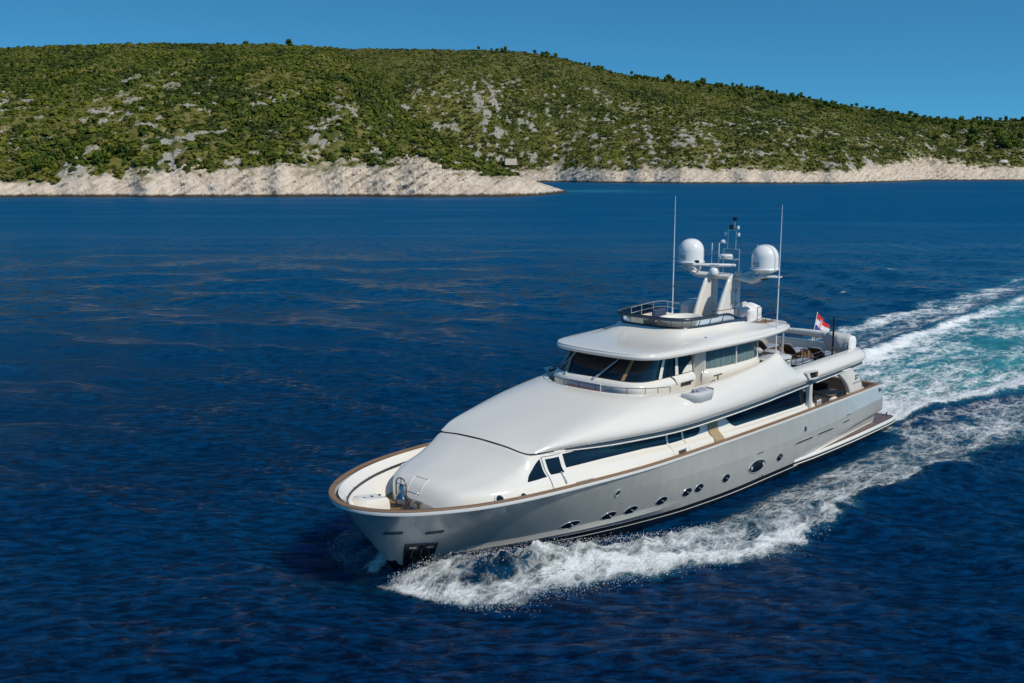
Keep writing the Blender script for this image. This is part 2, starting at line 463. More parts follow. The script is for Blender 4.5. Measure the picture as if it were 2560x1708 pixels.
# teak coaming across the transom
mb = MB(); mb.box((.13, 0, 2.45), (.34, 7.1, .06), bev=.015); mb.build('transom_rail', M['teakcap'], Y_)
def zdeck(x): return smooth_interp(x, [-2, 0, 20, 24, 27, 32], [1.5, 1.5, 1.6, 1.9, 2.0, 2.06])
inner = []
for tz in np.linspace(0, 1, 7):
    xx = qs * 31.2
    for _ in range(3):
        z = zcap(xx) + (zdeck(xx) - zcap(xx)) * tz; xx = qs * (xstem(z) - .22)
    e_ = .012; gr = (hb(xx + e_, z) - hb(xx - e_, z)) / (2 * e_)
    y = np.maximum(hb(xx + .2, z) - .17 / np.sqrt(1 + 0 * gr) - .05 * tz, 0); y[-1] = 0
    y = np.minimum(y, np.maximum(hb(xx, z) - .19, 0))
    P = np.stack([xx, y, z], 1); inner.append(np.concatenate([P, (P[::-1] * [1, -1, 1])[1:]]))
inner = np.array(inner)
surf('bulwark', inner.transpose(1, 0, 2), M['gel'], Y_, flip=True)
dk = inner[-1]; half = len(capP)
Dp = dk[:half]; Ds = dk[half - 1:][::-1]
k = np.linspace(0, 1, 9)[None, :, None]
surf('teak_deck', (Dp[:, None] * (1 - k) + Ds[:, None] * k), M['teak'], Y_, flip=True, smooth=False)
# dark steel rail that runs along the inside of the bow bulwark
sel = (loop[:, 0] > 17) 
rw = inner[1] * .3 + inner[2] * .7; nrm_ = -plan_normals(rw); P = rw[sel].copy(); P[:, :2] -= nrm_[sel] * .07
mb = MB(); stb = P[:, 1] < .35
mb.tube(P[stb], .022, 8); P2 = P[stb].copy(); P2[:, 2] -= .055; P2[:, 1] += .012; mb.tube(P2, .016, 8)
for i in range(4, int(stb.sum()), 12):
    mb.tube([P[stb][i] + [0, 0, .0], P[stb][i] + [0.02, -.22, -.02]], .013, 6)
pt(mb, 'bulwark_handrail', M['darksteel'])

# ---- side openings in the hull
def hull_patch(x0, z0, a, b, shape, side=1, off=.012, n=40, rot=0.0):
    t = np.linspace(0, 2 * np.pi, n, endpoint=False)
    if shape == 'lens':
        px = np.cos(t) * a; py = np.sign(np.sin(t)) * b * (1 - np.abs(np.cos(t)) ** 2.4) ** .8
    elif shape == 'slot':
        px = np.sign(np.cos(t)) * np.abs(np.cos(t)) ** .35 * a; py = np.sign(np.sin(t)) * np.abs(np.sin(t)) ** .35 * b
    else:
        px = np.cos(t) * a; py = np.sin(t) * b
    x = x0 + px * math.cos(rot) - py * math.sin(rot); z = z0 + py * math.cos(rot) + px * math.sin(rot)
    return x, z
def porthole(name, x0, z0, a, b, shape, side, glass='glass', rim='steel', rimr=.009, rot=0., parent=None, lights=False):
    x, z = hull_patch(x0, z0, a, b, shape, rot=rot)
    n = len(x)
    V = []; F = []
    rings = [1.0, .8, .5, .2]
    for r in rings:
        xx = x0 + (x - x0) * r; zz = z0 + (z - z0) * r
        V += list(np.stack([xx, side * (hb(xx, zz) + .01), zz], 1))
    V.append((x0, side * (float(hb(x0, z0)) + .01), z0))
    for k in range(3):
        for i in range(n): F.append((k * n + i, k * n + (i + 1) % n, (k + 1) * n + (i + 1) % n, (k + 1) * n + i))
    for i in range(n): F.append((3 * n + i, 3 * n + (i + 1) % n, 4 * n))
    if side < 0: F = [f[::-1] for f in F]
    g = obj(name, V, F, M[glass], parent or hull)
    mb = MB(); mb.tube(np.stack([x, side * (hb(x, z) + .012), z], 1), rimr, 6, closed=True)
    mb.build('rim', M[rim], g)
    return g
PORTS = [(23.64, .91, .42, .155), (21.93, .90, .36, .16), (20.86, .89, .34, .165), (19.28, .92, .32, .17), (17.79, .94, .31, .17), (17.02, .94, .30, .17), (15.14, .925, .29, .17), (10.76, .88, .28, .17)]
for s in (1, -1):
    for (x0, z0, a, b) in PORTS:
        g = porthole('porthole', x0, z0, a, b, 'lens', s, rot=-.06 * 1)
        y0 = s * (float(hb(x0 - .1, z0)) + .035)
        mb = MB(); mb.tube([(x0 - .15, y0, z0 - .07), (x0 + .02, y0, z0 + .03)], .018, 6); mb.build('latch', M['steel'], g)
    for (x0, z0) in ((22.0, 1.89), (8.46, 1.72)):
        g = porthole('porthole', x0, z0, .12, .13, 'round', s, rim='steel', rimr=.022, glass='black')
    g = porthole('large_porthole', 12.68, .90, .72, .27, 'lens', s, rimr=.022)
    for dx in (-.48, .48):
        y0 = s * (float(hb(12.68 + dx, .90)) + .02)
        mb = MB(); mb.lathe([(0.001, .0), (.07, 0), (.09, .02), (.07, .04), (.001, .05)], (0, 0, 0), 12, Matrix.Rotation(-s * math.pi / 2, 4, 'X'))
        mb.V = [(v[0] + 12.68 + dx, v[1] + y0, v[2] + .90) for v in mb.V]; mb.build('latch', M['steel'], g)
    for (x0, z0, a, b) in ((12.5, 1.45, .28, .035), (8.55, 1.20, .82, .05), (6.45, 1.22, .78, .05), (4.25, 1.29, .36, .045), (4.0, 1.58, .24, .03)):
        porthole('hull_vent', x0, z0, a, b, 'slot', s, glass='black', rim='hull', rimr=.012)
# bow fairleads: two slots on the port bow, two to starboard
for s in (1, -1):
    for (x0, z0) in ((29.1, 1.83),):
        porthole('fairlead', x0, z0, .26, .045, 'slot', s, glass='black', rim='darksteel', rimr=.016)
# fairlead close to the stem
for s in (1, -1):
    porthole('fairlead', 30.25, 1.935, .21, .045, 'slot', s, glass='black', rim='darksteel', rimr=.016)
# corner fairlead at the transom
for s in (1, -1):
    porthole('fairlead', .17, 2.16, .15, .09, 'slot', s, glass='black', rim='steel', rimr=.02)

# anchor pocket on each bow
for s in (1, -1):
    cor = [(29.67, 1.346), (28.67, 1.265), (28.33, .17), (29.24, .29)]
    def hp(x, z, o): return np.array([x, s * (float(hb(x, z)) + o), z])
    def lerp2(u, v): 
        a = np.array(cor[0]) * (1 - u) + np.array(cor[1]) * u; b = np.array(cor[3]) * (1 - u) + np.array(cor[2]) * u
        return a * (1 - v) + b * v
    G = np.array([[hp(*lerp2(u, v), .012) for v in np.linspace(0, 1, 8)] for u in np.linspace(0, 1, 10)])
    pk = surf('anchor_pocket', G, M['black'], hull, flip=(s < 0))
    mb = MB()
    edge = [hp(*lerp2(u, 0), .02) for u in np.linspace(0, 1, 8)] + [hp(*lerp2(1, v), .02) for v in np.linspace(0, 1, 6)[1:]] + [hp(*lerp2(u, 1), .02) for u in np.linspace(1, 0, 8)[1:]] + [hp(*lerp2(0, v), .02) for v in np.linspace(1, 0, 6)[1:-1]]
    mb.tube(edge, .024, 6, closed=True); mb.build('pocket_frame', M['darksteel'], pk)
    mb = MB()
    mb.tube([hp(*lerp2(.5, .12), .06), hp(*lerp2(.5, .75), .06)], .045, 8)
    for uu in (.18, .82):
        mb.tube([hp(*lerp2(.5, .78), .06), hp(*lerp2(uu, .5), .05), hp(*lerp2(uu * .8 + .1, .22), .04)], [.06, .07, .02], 8)
    mb.tube([hp(*lerp2(.15, .92), .05), hp(*lerp2(.5, .84), .07), hp(*lerp2(.85, .92), .05)], .05, 8)
    mb.build('anchor', M['darksteel'], pk)
    for ua, ub in ((.12, .34), (.66, .88)):
        mb = MB()
        q = [hp(*lerp2(ua, .1), .03), hp(*lerp2(ub, .1), .03), hp(*lerp2(ub, .2), .03), hp(*lerp2(ua, .2), .03)]
        mb.prism(q, (0, s, 0), .02)
        mb.build('pocket_roller', M['steel'], pk, smooth=False)

# name on the bow, draught marks
def hull_text(body, size, x0, z0, side, mat, shear=0.0, name='bow_lettering', dirx=-1, rise=0.0):
    V, F = text_shape(body, size, shear)
    x = x0 + dirx * V[:, 0]; z = z0 + V[:, 1] + rise * V[:, 0]
    W = np.stack([x, side * (hb(x, z) + .012), z], 1)
    return obj(name, W, F, mat, hull, smooth=False)
hull_text('P. Londo', .24, 28.95, 2.56, 1, M['silverletter'], .35, rise=-.10)
hull_text('2 26', .2, 12.45, .27, 1, M['letter'], 0, 'draught_mark')

# ---- swim platform and its side wings
def zplat(x): return np.full_like(np.asarray(x, float), .43)
xs_ = np.linspace(-2.0, 9.4, 60)
yo_ = np.where(xs_ > -1.6, smooth_interp(xs_, [-1.6, -1, 4, 7, 9.4], [3.92, 4.0, 4.10, 4.06, 3.93]), 3.92 - (np.clip(-1.6 - xs_, 0, 1) / .4) ** 2 * .45)
for s in (1, -1):
    top_in = np.where(xs_ < 0, 0, hb(np.maximum(xs_, 0), .4 + 0 * xs_) - .1)
    G = np.stack([np.stack([xs_, s * top_in, zplat(xs_)], 1), np.stack([xs_, s * (yo_ - .07), zplat(xs_)], 1), np.stack([xs_, s * yo_, zplat(xs_) - .04], 1),
                  np.stack([xs_, s * yo_, zplat(xs_) - .10], 1), np.stack([xs_, s * (yo_ - .12), zplat(xs_) - .14], 1)], 1)
    sp = surf('swim_platform', G, M['band'], Y_, flip=(s > 0), angle=40)
    G = np.stack([np.stack([xs_, s * (yo_ - .03), .32 + 0 * xs_], 1), np.stack([xs_, s * (yo_ - .06), .06 + 0 * xs_], 1), np.stack([xs_, s * (yo_ - .35), -.3 + 0 * xs_], 1)], 1)
    surf('platform_side', G, M['black'], sp, flip=(s > 0), angle=40)
    mb = MB(); mb.tube(np.stack([xs_, s * (yo_ - .03), .2 + 0 * xs_], 1), .022, 6); mb.build('platform_stripe', M['band'], sp)
    # wet teak strip on the wing
    xt = np.linspace(-1.85, 6.9, 40); yi = np.interp(xt, [-1.85, -.05, 0, 2, 6.9], [0.0, 0.0, 3.46, 3.58, 3.93]); yo2 = np.interp(xt, xs_, yo_) - .12
    yi = np.minimum(yi, yo2 - .005)
    G = np.stack([np.stack([xt, s * yi, .437 + 0 * xt], 1), np.stack([xt, s * (yi + yo2) / 2, .437 + 0 * xt], 1), np.stack([xt, s * yo2, .437 + 0 * xt], 1)], 1)
    surf('platform_teak', G, M['wetteak'], sp, flip=(s > 0), smooth=False)
    # pale moulded recess in the hull side above the wing
    xr = np.linspace(.05, 8.6, 40); zt = np.interp(xr, [0, .8, 4, 8.6], [1.02, .98, .74, .44]); 
    G = np.stack([np.stack([xr, s * (hb(xr, .436 + (zt - .436) * v) + .035 * (1 - abs(2 * v - 1)) + .006), .436 + (zt - .436) * v], 1) for v in np.linspace(0, 1, 6)], 1)
    surf('recess_panel', G, M['recess'], hull, flip=(s < 0), angle=60)
# rim of the platform's stern edge
mb = MB(); xa = np.interp(np.linspace(-3.5, 3.5, 30), [-3.5, 3.5], [-2, -2]); yy = np.linspace(-3.47, 3.47, 30)
mb.tube(np.stack([xa, yy, .37 + 0 * yy], 1), .07, 8); pt(mb, 'platform_edge', M['band'])
mb = MB(); mb.box((-2.0, 0, .1), (.12, 6.9, .4), bev=.03); pt(mb, 'platform_stern', M['black'])
mb = MB()
for s in (1, -1):
    mb.tube([(-1.55, s * 3.45, .43), (-1.55, s * 3.45, .62)], .03, 8); mb.tube([(-1.75, s * 3.4, .58), (-1.35, s * 3.5, .62)], .028, 8)
pt(mb, 'platform_cleat', M['darksteel'])

# ---- main deckhouse and trunk cabin
ST = [
 (6.7, [(3.42, 1.5), (3.46, 2.25), (3.42, 2.5), (3.30, 2.62), (3.22, 3.5), (3.1, 3.68), (1.5, 3.70), (0, 3.70)]),
 (9., [(3.52, 1.55), (3.56, 2.3), (3.50, 2.55), (3.34, 2.68), (3.25, 3.5), (3.1, 3.68), (1.5, 3.70), (0, 3.70)]),
 (12., [(3.60, 1.6), (3.63, 2.32), (3.58, 2.58), (3.38, 2.74), (3.26, 3.5), (3.1, 3.68), (1.5, 3.70), (0, 3.70)]),
 (15., [(3.66, 1.6), (3.67, 2.38), (3.60, 2.66), (3.36, 2.86), (3.25, 3.52), (3.1, 3.68), (1.5, 3.70), (0, 3.70)]),
 (17.5, [(3.70, 1.65), (3.68, 2.46), (3.58, 2.74), (3.34, 2.94), (3.22, 3.54), (3.08, 3.68), (1.5, 3.70), (0, 3.70)]),
 (20., [(3.70, 1.75), (3.66, 2.55), (3.48, 2.86), (3.22, 3.05), (3.10, 3.55), (2.95, 3.68), (1.5, 3.70), (0, 3.70)]),
 (22.5, [(3.60, 1.85), (3.50, 2.55), (3.28, 2.93), (3.00, 3.14), (2.86, 3.58), (2.65, 3.7), (1.5, 3.75), (0, 3.78)]),
 (24.5, [(3.38, 1.9), (3.20, 2.55), (2.98, 2.97), (2.78, 3.19), (2.58, 3.62), (2.38, 3.80), (1.5, 3.92), (0, 3.96)]),
 (25.3, [(3.20, 1.92), (3.02, 2.52), (2.82, 2.94), (2.60, 3.18), (2.40, 3.54), (2.16, 3.72), (1.3, 3.84), (0, 3.88)]),
 (25.7, [(3.08, 1.94), (2.95, 2.52), (2.80, 2.87), (2.60, 3.07), (2.40, 3.32), (2.14, 3.46), (1.2, 3.59), (0, 3.63)]),
 (26.3, [(2.88, 1.96), (2.80, 2.52), (2.68, 2.82), (2.50, 2.98), (2.27, 3.12), (1.96, 3.20), (1.1, 3.30), (0, 3.33)]),
 (27.0, [(2.58, 1.98), (2.53, 2.50), (2.44, 2.77), (2.29, 2.91), (2.06, 2.99), (1.74, 3.04), (.95, 3.12), (0, 3.14)]),
 (27.6, [(2.20, 1.99), (2.17, 2.46), (2.10, 2.71), (1.97, 2.84), (1.75, 2.91), (1.45, 2.95), (.8, 3.02), (0, 3.04)]),
 (27.95, [(1.88, 2.0), (1.86, 2.42), (1.80, 2.64), (1.69, 2.76), (1.48, 2.83), (1.22, 2.87), (.65, 2.93), (0, 2.95)]),
 (28.15, [(1.64, 2.0), (1.62, 2.36), (1.57, 2.54), (1.48, 2.64), (1.30, 2.70), (1.08, 2.74), (.58, 2.80), (0, 2.82)]),
 (28.30, [(1.40, 2.0), (1.38, 2.26), (1.34, 2.40), (1.26, 2.48), (1.12, 2.53), (.92, 2.56), (.5, 2.60), (0, 2.62)]),
 (28.42, [(1.12, 2.0), (1.10, 2.14), (1.07, 2.22), (1.0, 2.27), (.88, 2.30), (.72, 2.32), (.4, 2.35), (0, 2.36)]),
]
HX = np.array([a for a, _ in ST]); HP = np.array([b for _, b in ST], float)
def house_sections(x):
    out = np.empty((len(x), 8, 2))
    for k in range(8):
        for c in range(2): out[:, k, c] = smooth_interp(x, HX, HP[:, k, c])
    return out
def house_y(x, z):
    x = np.atleast_1d(np.asarray(x, float)); z = np.atleast_1d(np.asarray(z, float)) + 0 * x
    S = house_sections(x); r = np.empty(len(x))
    for i in range(len(x)):
        Sm = cr(S[i], 43)
        kk = int(np.argmax(Sm[:, 0] < 1.2)) if (Sm[:, 0] < 1.2).any() else 43
        r[i] = np.interp(z[i], Sm[:kk, 1], Sm[:kk, 0])
    return r
xh = np.concatenate([np.linspace(6.7, 24, 60), np.linspace(24.15, 27.4, 36), np.linspace(27.45, 28.42, 26)])
Sx = house_sections(xh)
G = np.array([np.concatenate([np.full((43, 1), x), cr(S, 43)], 1) for x, S in zip(xh, Sx)])
low = G[:, :, 2] < zcap(G[:, :, 0]) + .03
G[:, :, 1] = np.where(low, np.minimum(G[:, :, 1], hb(G[:, :, 0], G[:, :, 2]) - .16), G[:, :, 1])
Gm = G[:, ::-1].copy(); Gm[:, :, 1] *= -1
G = np.concatenate([G, Gm[:, 1:]], 1)
house = surf('deckhouse', G, M['gel'], Y_, flip=False)
f0 = G[-1]; ctr = f0.mean(0) + [.02, 0, 0]
obj('trunk_face', list(f0) + [ctr], [(i, i + 1, len(f0)) for i in range(len(f0) - 1)] + [(len(f0) - 1, 0, len(f0))], M['gel'], house)
a0 = G[0]; obj('aft_bulkhead', list(a0), [tuple(range(len(a0)))[::-1]], M['cream'], house, smooth=False)

def house_panel(name, xs, zt, zb, mat, side=1, off=.014, nz=18, parent=None):
    xs = np.asarray(xs, float); rows = []
    for v in np.linspace(0, 1, nz):
        z = zb + (zt - zb) * v
        rows.append(np.stack([xs, side * (house_y(xs, z) + off), z], 1))
    G = np.array(rows).transpose(1, 0, 2)
    return surf(name, G, mat, parent or house, flip=(side > 0))
def I(x, a, b): return np.interp(x, a, b)
for s in (1, -1):
    # triangular window at the front of the side
    x = np.linspace(24.98, 25.78, 20)
    zt = np.minimum(I(x, [24.98, 25.78], [3.58, 3.02]) + .03 * np.sin((x - 24.98) / .8 * np.pi), 4)
    tip = sstep(25.78, 25.62, x); zb = I(x, [24.98, 25.78], [3.02, 2.98]); zm = (zt + zb) / 2
    rd = np.sqrt(np.clip((25.80 - x) / .16, 0, 1)); zt = zb + (zt - zb) * np.minimum(1, .3 + .7 * rd)
    house_panel('side_window', x, zt, zb, M['glass'], s)
    # side door with its window
    x = np.linspace(24.12, 24.90, 8)
    dr = house_panel('side_door', x, I(x, [24.12, 24.9], [3.62, 3.60]), I(x, [24.12, 24.9], [2.56, 2.6]), M['gel'], s, off=.02)
    x = np.linspace(24.22, 24.80, 8); house_panel('door_window', x, 3.55 + 0 * x, 3.06 + 0 * x, M['glass'], s, off=.03, parent=dr)
    mb = MB()
    mb.tube([(24.91, s * (float(house_y(24.91, z)[0]) + .02), z) for z in np.linspace(2.5, 3.62, 12)], .007, 5)
    mb.tube([(x_, s * (float(house_y(x_, 3.63)[0]) + .02), 3.63) for x_ in np.linspace(24.1, 24.91, 6)], .007, 5)
    mb.build('door_seal', M['rubber'], dr)
    mb = MB(); hx = 24.36; zz_ = np.linspace(2.72, 3.1, 6)
    mb.tube([(hx + .06 * (z - 2.7), s * (float(house_y(hx, z)[0]) + .07), z) for z in zz_], [.015, .035, .022, .03, .03, .02], 8)
    mb.build('door_handle', M['steel'], dr)
    # long main window
    x = np.linspace(16.3, 24.02, 70)
    zt = I(x, [16.3, 17, 20, 22.5, 23.4, 24.02], [3.30, 3.56, 3.56, 3.56, 3.60, 3.60]); zb = I(x, [16.3, 16.6, 18.5, 20, 22.2, 24.02], [2.98, 2.93, 2.96, 3.06, 3.12, 3.15])
    e = np.clip((x - 16.3) / .25, 0, 1); mid = (zt + zb) / 2; zt = mid + (zt - mid) * np.sqrt(np.clip(e + .15, 0, 1)); zb = mid + (zb - mid) * np.sqrt(np.clip(e + .15, 0, 1))
    wn = house_panel('main_window', x, zt, zb, M['glass'], s)
    for (x0, wd, mt) in ((18.55, .13, 'gel'), (17.55, .13, 'gel'), (22.4, .02, 'darksteel'), (20.6, .02, 'darksteel')):
        x = np.linspace(x0 - wd / 2, x0 + wd / 2, 3)
        house_panel('window_post', x, 3.57 + 0 * x, I(x0, [16.5, 18.5, 20, 22.2], [2.93, 2.96, 3.06, 3.12]) + 0 * x, M[mt], s, off=.03, parent=wn)
    # tan pillar
    x = np.linspace(15.05, 15.72, 5); house_panel('pillar', x, 3.56 + 0 * x, 2.0 + 0 * x, M['tan'], s, off=.05, nz=16)
    # long aft saloon window
    x = np.linspace(7.15, 14.75, 60)
    zt = I(x, [7.15, 7.4, 7.9, 8.6, 14.75], [2.90, 3.16, 3.42, 3.56, 3.56]); zb = I(x, [7.15, 7.3, 7.7, 13.7, 13.95, 14.75], [2.86, 2.72, 2.64, 2.77, 2.86, 3.52])
    house_panel('saloon_window', x, zt, zb, M['glass'], s)
    # grab handles
    for (xa, xb, za, zb_) in ((23.2, 23.95, 2.6, 2.64), (17.75, 18.25, 2.62, 2.66)):
        x = np.linspace(xa, xb, 6)
        hv = house_panel('air_vent', x, zb_ + .02 + 0 * x, za - .06 + 0 * x, M['grille'], s, off=.012)
        mb = MB(); mb.tube([(xx, s * (float(house_y(xx, zb_ + .03)[0]) + .05), zb_ + .04) for xx in x], .022, 8); mb.build('grab_handle', M['steel'], hv)
    # seams of the boarding gate
    mb = MB()
    for x0 in (17.5, 18.55): mb.tube([(x0, s * (float(house_y(x0, z)[0]) + .001), z) for z in np.linspace(2.2, 2.92, 8)], .008, 5)
    for x0 in (24.12,): mb.tube([(x0, s * (float(house_y(x0, z)[0]) + .001), z) for z in np.linspace(2.2, 3.0, 8)], .006, 5)
    mb.build('gate_seam', M['grille'], house)
    # two round ports in the trunk side
    for (x0, z0) in ((26.98, 2.63), (26.16, 2.58)):
        t = np.linspace(0, 2 * np.pi, 24, endpoint=False); xx = x0 + .14 * np.cos(t); z2 = z0 + .15 * np.sin(t)
        P = np.stack([xx, s * (house_y(xx, z2) + .015), z2], 1)
        V = list(P) + [(x0, s * (float(house_y(x0, z0)[0]) + .015), z0)]
        F = [(i, (i + 1) % 24, 24) for i in range(24)]; F = F if s > 0 else [f[::-1] for f in F]
        g = obj('trunk_port', V, F, M['glass'], house); mb = MB(); mb.tube(P, .03, 8, closed=True); mb.build('rim', M['band'], g)
# fore hatch on the trunk nose: follows the house surface
def house_top(x, y):
    S = house_sections(np.array([x]))[0]; Sm = cr(S, 60)
    o = np.argsort(Sm[:, 0]); return float(np.interp(abs(y), Sm[o, 0], Sm[o, 1]))
mb = MB()
hc = [(27.9, -.66), (27.92, .02), (28.34, .04), (28.33, -.62)]
per = []
for i in range(4):
    a = np.array(hc[i]); b = np.array(hc[(i + 1) % 4])
    for t in np.linspace(0, 1, 8, endpoint=False): p_ = a + (b - a) * t; per.append((p_[0], p_[1], house_top(p_[0], p_[1]) + .012))
mb.tube(per, .014, 6, closed=True); mb.build('hatch_seal', M['grey'], house)

# ---- upper deck moulding: coachroof forward, tall bulwark amidships, coaming aft
RIBS = [
 [(25.35, 0, 3.91), (24.2, 0, 4.15), (23.0, 0, 4.37), (21.6, 0, 4.62), (20.5, 0, 4.84), (20.0, 0, 4.88)],
 [(25.35, 1.2, 3.875), (24.2, 1.25, 4.12), (23.0, 1.28, 4.35), (21.6, 1.25, 4.61), (20.4, 1.12, 4.84), (19.92, 1.08, 4.88)],
 [(25.3, 2.08, 3.78), (24.4, 2.2, 4.04), (23.2, 2.3, 4.28), (21.6, 2.2, 4.57), (20.15, 1.98, 4.83), (19.6, 1.9, 4.87)],
 [(24.95, 2.42, 3.78), (24.4, 2.58, 3.96), (23.2, 2.75, 4.17), (21.4, 2.80, 4.50), (19.6, 2.62, 4.80), (19.05, 2.52, 4.86)],
 [(23.5, 2.75, 3.75), (23.2, 2.92, 3.9), (22.3, 3.07, 4.15), (20.6, 3.12, 4.5), (18.9, 2.98, 4.79), (18.4, 2.9, 4.85)],
 [(21.0, 3.38, 3.73), (20.8, 3.50, 3.9), (20.2, 3.56, 4.16), (19.2, 3.47, 4.5), (18.0, 3.25, 4.78), (17.5, 3.12, 4.84)],
 [(18.4, 3.85, 3.72), (18.2, 3.97, 3.92), (17.9, 3.96, 4.2), (17.3, 3.78, 4.56), (16.6, 3.42, 4.82), (16.2, 3.28, 4.88)],
 [(15.0, 3.92, 3.73), (15.0, 4.03, 3.95), (14.9, 3.99, 4.26), (14.7, 3.82, 4.64), (14.4, 3.5, 4.92), (14.2, 3.36, 4.98)],
 [(12.0, 3.87, 3.75), (12.0, 3.97, 4.0), (12.0, 3.93, 4.35), (12.0, 3.77, 4.78), (12.0, 3.48, 5.09), (12.0, 3.36, 5.15)],
 [(11.1, 3.82, 3.76), (11.1, 3.93, 4.04), (11.1, 3.87, 4.38), (11.05, 3.7, 4.86), (11.0, 3.43, 5.19), (11.0, 3.32, 5.25)],
 [(10.4, 3.78, 3.76), (10.38, 3.89, 4.05), (10.34, 3.83, 4.4), (10.3, 3.66, 4.92), (10.25, 3.42, 5.31), (10.25, 3.29, 5.40)],
 [(10.05, 3.765, 3.763), (10.02, 3.875, 4.04), (9.98, 3.82, 4.38), (9.95, 3.64, 4.84), (9.93, 3.4, 5.16), (9.92, 3.28, 5.22)],
 [(9.6, 3.74, 3.765), (9.55, 3.85, 4.02), (9.5, 3.79, 4.34), (9.5, 3.6, 4.68), (9.45, 3.36, 4.86), (9.4, 3.25, 4.9)],
 [(8.6, 3.68, 3.77), (8.6, 3.79, 3.98), (8.6, 3.72, 4.22), (8.6, 3.52, 4.42), (8.6, 3.31, 4.50), (8.6, 3.19, 4.51)],
 [(7.5, 3.63, 3.775), (7.5, 3.74, 3.98), (7.5, 3.67, 4.2), (7.5, 3.47, 4.38), (7.5, 3.27, 4.44), (7.5, 3.15, 4.44)],
 [(5.0, 3.52, 3.79), (5.0, 3.63, 3.98), (5.0, 3.56, 4.2), (5.0, 3.36, 4.38), (5.0, 3.16, 4.44), (5.0, 3.04, 4.44)],
 [(2.2, 3.38, 3.81), (2.2, 3.49, 4.0), (2.2, 3.43, 4.2), (2.2, 3.24, 4.38), (2.2, 3.05, 4.43), (2.25, 2.93, 4.43)],
 [(1.15, 3.17, 3.82), (1.05, 3.26, 4.0), (1.1, 3.2, 4.2), (1.25, 3.03, 4.38), (1.4, 2.86, 4.43), (1.5, 2.76, 4.43)],
 [(.62, 2.4, 3.82), (.5, 2.45, 4.0), (.55, 2.42, 4.2), (.75, 2.3, 4.38), (1.0, 2.2, 4.43), (1.15, 2.15, 4.43)],
 [(.45, 0, 3.82), (.34, 0, 4.0), (.4, 0, 4.2), (.6, 0, 4.38), (.9, 0, 4.43), (1.05, 0, 4.43)],
]
RB = np.array(RIBS, float)
RS = RB[1:-1][::-1].copy(); RS[:, :, 1] *= -1
RING = np.concatenate([RB, RS, RB[:1]])          # closed loop: port aft, then starboard forward
def closed_cr(R, n):
    k = len(R) - 1
    ext = np.concatenate([R[-3:-1], R, R[1:3]])   # pad for smooth closure
    s = np.linspace(2, 2 + k, n); i = np.clip(s.astype(int), 1, len(ext) - 3); t = (s - i).reshape((-1,) + (1,) * (R.ndim - 1))
    p0, p1, p2, p3 = ext[i - 1], ext[i], ext[i + 1], ext[i + 2]
    return 0.5 * (2 * p1 + (p2 - p0) * t + (2 * p0 - 5 * p1 + 4 * p2 - p3) * t ** 2 + (3 * p1 - p0 - 3 * p2 + p3) * t ** 3)
NU = 260
A = closed_cr(RING, NU)                           # (NU, 6, 3)
A = cr(A.transpose(1, 0, 2), 24).transpose(1, 0, 2)
upper = surf('upper_deck_moulding', A[:-1], M['gel'], Y_, cu=True, flip=False)
TOP = A[:-1, -1]; BOT = A[:-1, 0]
def inset(P, d):
    T = np.roll(P[:, :2], -1, 0) - np.roll(P[:, :2], 1, 0); T /= np.linalg.norm(T, axis=1)[:, None] + 1e-9
    N = np.stack([T[:, 1], -T[:, 0]], 1)
    c = P[:, :2].mean(0)
    if ((P[:, :2] - c) * N).sum() > 0: N = -N     # make N point inward
    return np.concatenate([P[:, :2] + N * d, P[:, 2:3]], 1)
UD = 3.98
t1 = inset(TOP, .05); t1[:, 2] += .015; t2 = inset(TOP, .12); t2[:, 2] -= .02; t3 = inset(TOP, .17); t3[:, 2] = UD
surf('bulwark_inner', np.stack([TOP, t1, t2, t3], 1), M['cream'], upper, cu=True, angle=50)
def fill_pairs(P, z, nm, mat, parent, flip=False, ny=3):
    h = len(P) // 2
    a = P[:h + 1]; b = np.concatenate([P[:1], P[h:][::-1]])[:h + 1]
    b = np.array([P[(-i) % len(P)] for i in range(h + 1)])
    k = np.linspace(0, 1, ny)[None, :, None]
    G = a[:, None] * (1 - k) + b[:, None] * k
    if z is not None: G[:, :, 2] = z
    return surf(nm, G, mat, parent, flip=flip, smooth=False)
fill_pairs(t3, UD + .002, 'upper_deck', M['teak'], Y_, ny=5)
sof = inset(BOT, .05); fill_pairs(sof, 3.705, 'soffit', M['cream'], upper, flip=True)
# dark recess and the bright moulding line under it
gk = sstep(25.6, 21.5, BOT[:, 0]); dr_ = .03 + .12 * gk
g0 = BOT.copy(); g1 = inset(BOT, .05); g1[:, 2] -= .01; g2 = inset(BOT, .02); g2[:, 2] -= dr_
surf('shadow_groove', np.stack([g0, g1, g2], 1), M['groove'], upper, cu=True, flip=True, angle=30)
sel = np.where(BOT[:, 0] < 24.6)[0]
for s in (1, -1):
    idx = [i for i in sel if BOT[i, 1] * s > .8]
    P = BOT[idx].copy(); P[:, 2] += .15 - dr_[idx]; o = np.argsort(P[:, 0]); P = P[o]
    for nm, (x0, x1) in (('moulding_line', (7.75, 24.6)), ('moulding_line', (.6, 7.2))):
        q = P[(P[:, 0] >= x0) & (P[:, 0] <= x1)]
        G = np.stack([q + [0, -s * .10, -.145], q + [0, s * .005, -.148], q + [0, s * .02, -.165], q + [0, s * .0, -.195], q + [0, -s * .12, -.20]], 1)
        surf(nm, G, M['gel'], upper, flip=(s < 0), angle=60)
# seam line where coachroof meets the trunk
q = A[:-1, 0]; q = q[q[:, 0] > 24.2]; o = np.argsort(q[:, 1]); q = q[o] + [.012, 0, -.03]
mb = MB(); mb.tube(q, .011, 6); mb.build('seam_gasket', M['grille'], upper)
